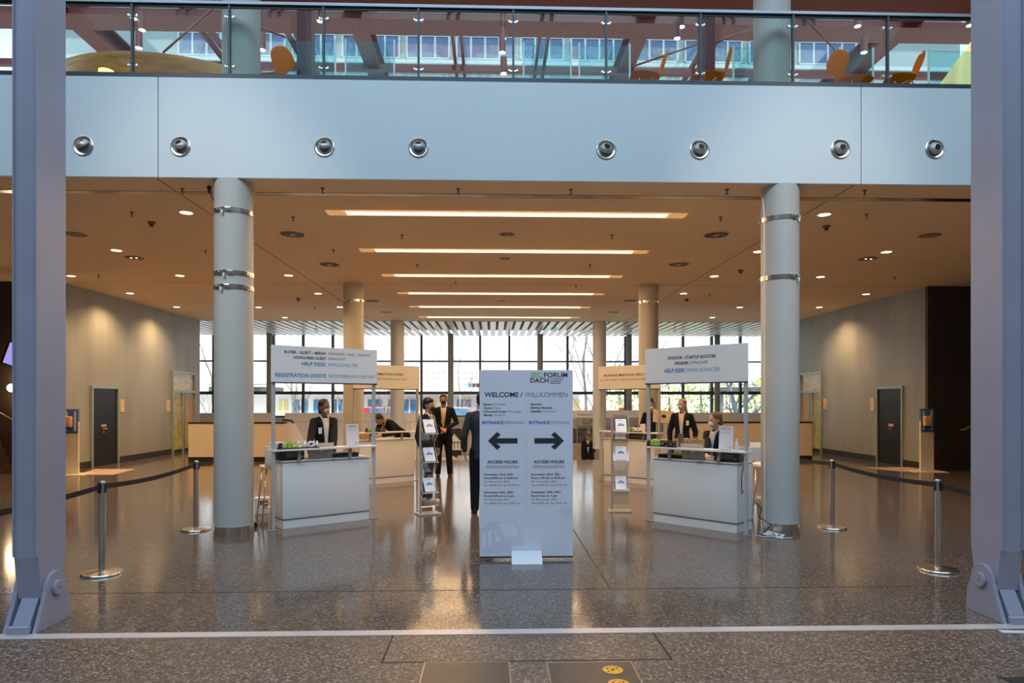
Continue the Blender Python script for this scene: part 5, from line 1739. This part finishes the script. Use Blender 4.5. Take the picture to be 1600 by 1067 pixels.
def person(label, loc, rz, H=1.75, sex='m', skin=SKIN2, hair=HAIRD, hairstyle='short', mask=None, suit=SUIT, shirt=SHIRT, trousers=TROU, shoes=SHOE,
           head_turn=0., head_pitch=0., hands=None, elbows=None, feet=None, knees=None, lean=0., shift=(0, 0), sit=None, badge=None, voxel=.006, open_front=True, skirt=False, scarf=None):
    """local frame: front is -y; the person's right is -x. hands/elbows/feet/knees: [right, left] points"""
    k = H / 1.75
    root = thing('person', label, 'person', loc, rz)
    f = sex == 'f'
    hipz = (sit if sit is not None else .92 * k)
    hip = Vector((shift[0], shift[1], hipz))
    up = Vector((0, -math.sin(lean), math.cos(lean)))
    fwd = Vector((0, -math.cos(lean), -math.sin(lean)))

    def T(x, y, z):     # torso coordinates above the hip
        return hip + Vector((x, 0, 0)) - fwd * y + up * z
    sw = (.155 if f else .18) * k
    sh = [T(-sw, .0, .488 * k), T(sw, .0, .488 * k)]
    neck0, neck1 = T(0, .005, .52 * k), T(0, -.014, .595 * k)
    headc = neck1 + Vector((0, -.012, .105)) * k if abs(lean) < .5 else neck1 + (up * .6 + Vector((0, -.6, -.05))).normalized() * .10 * k
    hipw = .095 * k
    if feet is None:
        feet = [Vector((-.11, 0, 0)), Vector((.11, .02, 0))]
    feet = [Vector(q) for q in feet]
    if knees is None:
        knees = [(hip + Vector((s * hipw, 0, 0))).lerp(q + Vector((0, 0, .08)), .5) + Vector((0, -.025, 0)) for s, q in zip((-1, 1), feet)]
    knees = [Vector(q) for q in knees]
    if hands is None:
        hands = [sh[0] + Vector((-.07, -.03, -.52 * k)), sh[1] + Vector((.07, -.03, -.52 * k))]
    hands = [Vector(q) for q in hands]
    if elbows is None:
        elbows = []
        for s, a, b in zip((-1, 1), sh, hands):
            m_ = a.lerp(b, .52)
            L = (b - a).length
            bend = math.sqrt(max(0.0004, (.275 * k) ** 2 - (L / 2) ** 2)) if L / 2 < .275 * k else .02
            elbows.append(m_ + Vector((s * .5, .55, -.35)).normalized() * bend)
    elbows = [Vector(q) for q in elbows]
    # ---- head space
    Rh = Euler((head_pitch, 0, head_turn)).to_matrix().to_4x4()
    TH = Matrix.Translation(headc) @ Rh

    def hd(x, y, z):
        return TH @ (Vector((x, y, z)) * k)

    def hball(mb, c, r, n=18):
        mat = TH @ Matrix.Translation(Vector(c) * k) @ Matrix.Diagonal((r[0] * k, r[1] * k, r[2] * k, 1))
        bmesh.ops.create_uvsphere(mb.bm, u_segments=n, v_segments=n // 2 + 2, radius=1, matrix=mat)
    b = MB()
    fw = .94 if f else 1
    hball(b, (0, .012, .028), (.074 * fw, .093, .086), 24)          # skull
    hball(b, (0, -.022, -.02), (.062 * fw, .066, .078), 20)        # face
    hball(b, (0, -.040, -.078), (.036 * fw, .040, .028), 16)       # jaw and chin
    hball(b, (0, -.088, -.018), (.010, .014, .022), 12)            # nose
    hball(b, (0, -.097, -.030), (.013, .011, .010), 12)
    hball(b, (0, -.082, -.060), (.022, .010, .008), 12)            # lips
    for s in (-1, 1):
        hball(b, (s * .074 * fw, .010, -.010), (.010, .018, .030), 12)   # ears
        hball(b, (s * .030, -.076, .022), (.020, .012, .007), 12)        # brows
    nr = (.044 if f else .055) * k
    limb(b, [neck0 - up * .06, neck0, neck1, headc - Vector((0, 0, .02))], [nr * 1.3, nr * 1.1, nr, nr])
    # trunk and limbs under the clothes
    tw = .90 if f else 1
    for z, rx, ry in ((.0, .135, .09), (.10, .125, .085), (.20, .115, .08), (.32, .14 * tw, .09), (.42, .15 * tw, .085)):
        c = T(0, 0, z * k)
        b.ball(c, (rx * k, ry * k, .08 * k), n=16, rot=(lean, 0, 0))
    for s, a, e, w_ in zip((-1, 1), sh, elbows, hands):
        limb(b, [a, a.lerp(e, .5), e, e.lerp(w_, .35), w_], [.046 * k, .042 * k, .036 * k, .036 * k, .024 * k])
    for s, kn, ft in zip((-1, 1), knees, feet):
        hp = hip + Vector((s * hipw, 0, -.02))
        limb(b, [hp, hp.lerp(kn, .5), kn, kn.lerp(ft + Vector((0, 0, .07)), .35), ft + Vector((0, .02, .07))], [.078 * k, .066 * k,   .046 * k, .044 * k, .027 * k])
        limb(b, [ft + Vector((0, .02, .05)), ft + Vector((0, -.11, .034))], [.026, .018])
    for s, e, w_ in zip((-1, 1), elbows, hands):
        d = (w_ - e)
        inward = Vector((-s, 0, 0))
        if abs(d.normalized().z) > .75:       # hanging arm: palm to the thigh, thumb forward
            build_hand(b, w_, d, inward, Vector((0, -1, 0)), .35, k)
        else:                                # on a desk or held in front: palm down or inward
            build_hand(b, w_, d + Vector((0, 0, -.02)), Vector((0, 0, -1)) + inward * .3, inward + Vector((0, 0, .2)), .45, k)
    body = remeshed('body', b, skin, root, voxel, 1)
    # eyes
    for s in (-1, 1):
        e = MB()
        e.ball(hd(s * .028, -.083, .003), (.011 * k, .006 * k, .0055 * k), n=10)
        e.build('eye', EYE, body, smooth=True)
    # ---- hair
    h = MB()
    hball(h, (0, .024, .042), (.083 * fw, .095, .086), 24)
    hball(h, (0, .050, -.005), (.076 * fw, .068, .072), 20)
    if hairstyle == 'short':
        hball(h, (0, -.045, .095), (.058, .035, .024), 14)
        hball(h, (0, .06, -.03), (.06, .045, .05), 14)
    elif hairstyle == 'bun':
        hball(h, (.0, .075, -.075), (.042, .046, .042), 16)
    elif hairstyle == 'high_bun':
        hball(h, (.0, .035, .145), (.045, .045, .045), 16)
        for q in range(8):
            hball(h, (.06 * math.cos(q * .8), .05 + .03 * math.sin(q * 1.9), -.02 + .03 * math.sin(q)), (.035, .035, .04), 10)
    elif hairstyle == 'long':
        hball(h, (.0, .075, -.09), (.068, .050, .10), 16)
        hball(h, (.045, .06, -.14), (.040, .045, .10), 14)
        hball(h, (-.045, .06, -.12), (.038, .045, .09), 14)
    elif hairstyle == 'tied':
        hball(h, (.0, .095, -.04), (.035, .040, .05), 14)
    elif hairstyle == 'thick':
        hball(h, (0, .015, .065), (.086, .095, .078), 20)
        hball(h, (0, -.040, .085), (.066, .040, .034), 14)
        hball(h, (0, .06, -.02), (.075, .055, .06), 14)
    remeshed('hair', h, hair, root, .007, 2)
    # ---- mask with ear loops
    if mask:
        m_ = MB()
        hball(m_, (0, -.062, -.050), (.050 * fw, .046, .046), 18)
        hball(m_, (0, -.083, -.032), (.026, .028, .022), 14)
        ms = remeshed('face_mask', m_, mask, root, .006, 2)
        lp = MB()
        for s in (-1, 1):
            lp.tube([hd(s * .046 * fw, -.055, -.025), hd(s * .072 * fw, -.02, .012), hd(s * .084 * fw, .018, .005)], .0022, n=6)
            lp.tube([hd(s * .044 * fw, -.050, -.075), hd(s * .070 * fw, -.015, -.045), hd(s * .084 * fw, .015, -.018)], .0022, n=6)
        lp.build('ear_loop', mask, ms)
    # ---- jacket
    j = MB()
    rings = ((-.10, .172, .125), (0., .165, .118), (.10, .152 * (.93 if f else 1), .110), (.20, .150 * (.88 if f else 1), .108), (.30, .165 * tw, .115), (.41, .176 * tw, .112), (.475, .165 * tw, .095))
    hem = -.10
    loops = []
    for z, rx, ry in [(-.14, .170, .122)] + list(rings) + [(.52, .12 * tw, .072), (.555, .075, .055)]:
        if sit is not None and z < 0:
            continue
        loops.append([j.bm.verts.new(T(rx * k * math.cos(q * PI / 14), ry * k * math.sin(q * PI / 14), z * k)) for q in range(28)])
    for a_, b_ in zip(loops, loops[1:]):
        for q in range(28):
            j.bm.faces.new((a_[q], a_[(q + 1) % 28], b_[(q + 1) % 28], b_[q]))
    j.bm.faces.new(loops[0][::-1]); j.bm.faces.new(loops[-1])
    for s, a, e, w_ in zip((-1, 1), sh, elbows, hands):
        cuff = e.lerp(w_, .90)
        limb(j, [T(s * .05 * k, .0, .525 * k), a - up * .004, a.lerp(e, .5), e, e.lerp(cuff, .5), cuff], [.042 * k, .060 * k, .058 * k, .053 * k, .048 * k, .040 * k])
    jk = remeshed('jacket', j, suit, root, .009, 3)
    # ---- shirt front, lapels and collar
    if open_front and abs(lean) < .4:
        z1, z0 = hip.z + .535 * k, hip.z + (.10 if not f else .14) * k
        nr_ = 10
        cx = hip.x
        lx = -math.sin(lean)
        shp = []
        for q in range(nr_ + 1):
            t = q / nr_
            z = z0 + (z1 - z0) * t
            hw = ((.010 + .052 * t ** .8) if not f else (.020 + .036 * t)) * k
            shp.append([(cx + hw * a, z) for a in (-1, -.5, 0, .5, 1)])
        ray_patch('shirt_front', jk, shp, hip.y - .165 * k, shirt, root, .004, .003)
        for s in (-1, 1):
            lp = []
            for q in range(9):
                t = q / 8
                z = z0 + (z1 - .02 - z0) * t
                hw = ((.010 + .052 * t ** .8) if not f else (.020 + .036 * t)) * k
                wd = (.008 + .045 * math.sin(min(1, t * 1.15) * PI * .62)) * k
                lp.append([(cx + s * (hw + wd * a), z) for a in (0, .5, 1)])
            ray_patch('lapel', jk, lp, hip.y - .165 * k, suit, jk, .009, .003)
        if scarf:
            tp = [[(cx + .022 * k * a * (1 - .2 * q / 6), z0 + .06 + (z1 - .05 - z0 - .06) * q / 6) for a in (-1, 0, 1)] for q in range(7)]
            ray_patch('tie', jk, tp, hip.y - .165 * k, scarf, root, .010, .003)
        for q in range(3):
            if not f:
                break
            MB().ball((cx, 0, 0), .004, n=6)
    c = MB()
    for s in (-1, 1):
        c.tube([T(s * .02 * k, -.085, .50 * k), T(s * .052 * k, -.050, .54 * k), T(s * .060 * k, .0, .558 * k), T(s * .045 * k, .045, .565 * k), T(0, .058, .568 * k)], .014 * k, n=8, flat=(.6, 1.1))
    c.build('collar', shirt, root, smooth=True)
    # ---- trousers and shoes
    p = MB()
    p.ball(hip + Vector((0, 0, -.03)), (.158 * k, .112 * k, .10 * k), n=20)
    for s, kn, ft in zip((-1, 1), knees, feet):
        hp = hip + Vector((s * hipw * .9, 0, -.04))
        an = ft + Vector((0, .015, .075))
        limb(p, [hp, hp.lerp(kn, .5), kn, kn.lerp(an, .5), an], [.100 * k, .092 * k, .074 * k, .068 * k, .060 * k])
    remeshed('trousers', p, trousers, root, .009, 2)
    for ft in feet:
        sh_ = MB()
        sh_.ball(ft + Vector((0, .03, .045)), (.040, .055, .042), n=14)
        sh_.ball(ft + Vector((0, -.06, .032)), (.043, .10, .030), n=14)
        sh_.ball(ft + Vector((0, -.12, .030)), (.041, .06, .026), n=14)
        so = remeshed('shoe', sh_, shoes, root, .007, 2)
        MB().loft([(ft.x, ft.y - .05, .0, .040, .135), (ft.x, ft.y - .05, .016, .044, .140)], n=20).build('sole', SHOE if shoes is SHOE else SHOEW, so)
    if badge:
        bw = MB().box((-.035, -.004, -.045), (.035, .004, .045), bev=.003)
        bvh = BVHTree.FromPolygons([v.co for v in jk.data.vertices], [q.vertices for q in jk.data.polygons])
        x, z = badge[0], badge[1]
        hit = bvh.ray_cast(Vector((hip.x + x, hip.y - .8, z)), Vector((0, 1, 0)))[0] or Vector((x, -.12, z))
        bw.build('name_badge', badge[2], root, loc=hit + Vector((0, -.012, 0)))
        if len(badge) > 3:
            ly = MB().tube([hit + Vector((0, -.012, .045)), Vector((hip.x - .03, hit.y + .0, z + .18)), T(-.05 * k, -.05, .50 * k)], .003, n=6)
            ly.tube([hit + Vector((0, -.012, .045)), Vector((hip.x + .03, hit.y + .0, z + .18)), T(.05 * k, -.05, .50 * k)], .003, n=6)
            ly.build('lanyard', NAVY, root)
    return root


BADW = M('badge_white', (.80, .80, .80), .5)
BADT = M('badge_tan', (.60, .42, .26), .5)


def to_local(p, loc, rz):
    return Matrix.Rotation(-rz, 3, 'Z') @ (Vector(p) - Vector(loc))


# 1 woman at the registration onsite booth
loc = P(504, 800, z=0); loc = Vector((P(506, 700, y=9.75).x, 9.75, 0)); rz = BL_yaw - .05
hr_, hl_ = FL(-.02, .30, .925), FL(.02 + .16, .34, .925)
person('woman in dark blazer, white shirt and grey mask standing behind the registration onsite booth', loc, rz, 1.68, 'f', SKIN1, HAIRB, 'bun', MGREY,
       SUIT, SHIRT, head_turn=.30, head_pitch=.10, hands=[to_local(hr_, loc, rz) + Vector((-.08, 0, 0)), to_local(hl_, loc, rz) + Vector((.06, 0, .0))], badge=(-.08, 1.22, BADW), voxel=.005)
# 2 person bending over behind the information desk
loc = FIL(.70, .95, 0)
rz = -.75
person('dark-haired person in black jacket bending down behind the information desk booth', loc, rz, 1.75, 'm', SKIN3, HAIRD, 'short', None,
       SUIT, SHIRT, head_pitch=.7, lean=1.0, shift=(0, .15), hands=[(-.12, -.60, .92), (.22, -.55, .92)], open_front=False, voxel=.007, feet=[(-.12, .15, 0), (.12, .2, 0)])
# 3 young man behind the brochure rack, in profile
loc = P(668, 782, z=0)
person('young man in dark suit, black mask and white sneakers standing sideways behind the brochure rack', loc, 1.15, 1.70, 'm', SKIN3, HAIRB, 'thick', MBLACK,
       SUIT, SHIRT, shoes=SHOEW, feet=[(-.10, -.10, 0), (.10, .10, 0)], voxel=.005)
# 4 man facing the camera with clasped hands
loc = P(693, 744, z=0)
person('man in dark suit and black mask with clasped hands and tan badge on his chest', loc, .05, 1.80, 'm', SKIN3, HAIRD, 'short', MBLACK,
       SUIT, SHIRTC, hands=[(-.045, -.27, 1.06), (.055, -.25, 1.04)], elbows=[(-.285, -.02, 1.17), (.285, -.02, 1.17)], badge=(-.01, 1.20, BADT, 1), voxel=.006, feet=[(-.12, 0, 0), (.14, -.02, 0)])
# 5 person half hidden behind the welcome sign, seen from behind
loc = P(753, 801, z=0)
person('person in dark suit seen from behind, half hidden by the tall welcome sign', loc, PI + .15, 1.78, 'm', SKIN2, HAIRB, 'short', None, SUITB, SHIRT, open_front=False, voxel=.006)
# 6 woman with high curly bun at the business meetings booth
loc = Vector((P(1018, 700, y=15.05).x, 15.05, 0))
person('woman in black with a high curly bun standing behind the business meetings booth', loc, BR_yaw + .6, 1.66, 'f', SKIN3, HAIRB, 'high_bun', MWHITE, SUIT, SUIT, voxel=.007, open_front=False)
# 7 blonde woman in blazer
loc = Vector((P(1066, 700, y=12.2).x, 12.2, 0))
person('blonde woman in dark blazer, cream blouse and teal mask standing behind the sponsor booth', loc, -.45, 1.70, 'f', SKIN2, HAIRL, 'long', MTEAL, SUIT, SHIRTC, head_turn=-.35, badge=(.10, 1.24, BADW), voxel=.006)
# 8 woman sitting at the sponsor booth
loc = FR(-.17, .86, 0); rz = BR_yaw - .12
sitz = .62
hd1, hd2 = FR(-.02, .36, .925), FR(.10, .36, .925)
person('seated woman in dark blazer, light blue shirt and white mask at the sponsor booth', loc, rz, 1.68, 'f', SKIN2, HAIRF, 'tied', MWHITE, SUIT, SHIRT, sit=sitz + .085, shift=(0, .05),
       head_turn=-.45, head_pitch=.08, feet=[(-.12, -.22, .19), (.12, -.22, .19)], knees=[(-.11, -.34, .64), (.12, -.34, .64)],
       hands=[to_local(hd1, loc, rz), to_local(hd2, loc, rz) + Vector((.05, 0, 0))], badge=(-.09, 1.0, BADW), scarf=M('scarf_blue', (.20, .40, .62), .6), voxel=.005)
s_ = stool((loc.x, loc.y, 0), rz, 'white bar stool carrying the seated woman behind the sponsor booth', sitz)
s_.location = loc + Matrix.Rotation(rz, 3, 'Z') @ Vector((0, .05, 0))
# 9 man sitting far away at the lower level
loc = P(918.5, 700, y=25.0); loc.z = -1.35
person('distant man in dark suit seated before the GUN exhibition stand, hands at his chin', loc, -.1, 1.75, 'm', SKIN3, HAIRD, 'short', None, SUIT, SHIRT, sit=.95, lean=.15,
       hands=[(-.03, -.26, 1.38), (.03, -.26, 1.36)], elbows=[(-.22, -.22, 1.12), (.22, -.22, 1.12)], feet=[(-.14, -.5, 0.3), (.14, -.5, .3)], knees=[(-.14, -.45, .82), (.14, -.45, .82)], voxel=.012)
ch = thing('dark_chair', 'dark chair carrying the distant seated man on the lower level', 'chair', (loc.x, loc.y, -1.35), -.1)
MB().box((-.25, -.2, .80), (.25, .25, .86), bev=.01).build('seat', BLACK, ch)
MB().box((-.25, .22, .86), (.25, .26, 1.25), bev=.01).build('backrest', BLACK, ch)
for sx in (-1, 1):
    for y in (-.17, .22):
        MB().cyl((sx * .22, y, 0), (sx * .22, y, .80), .015, n=8).build('leg', STEEL, ch)
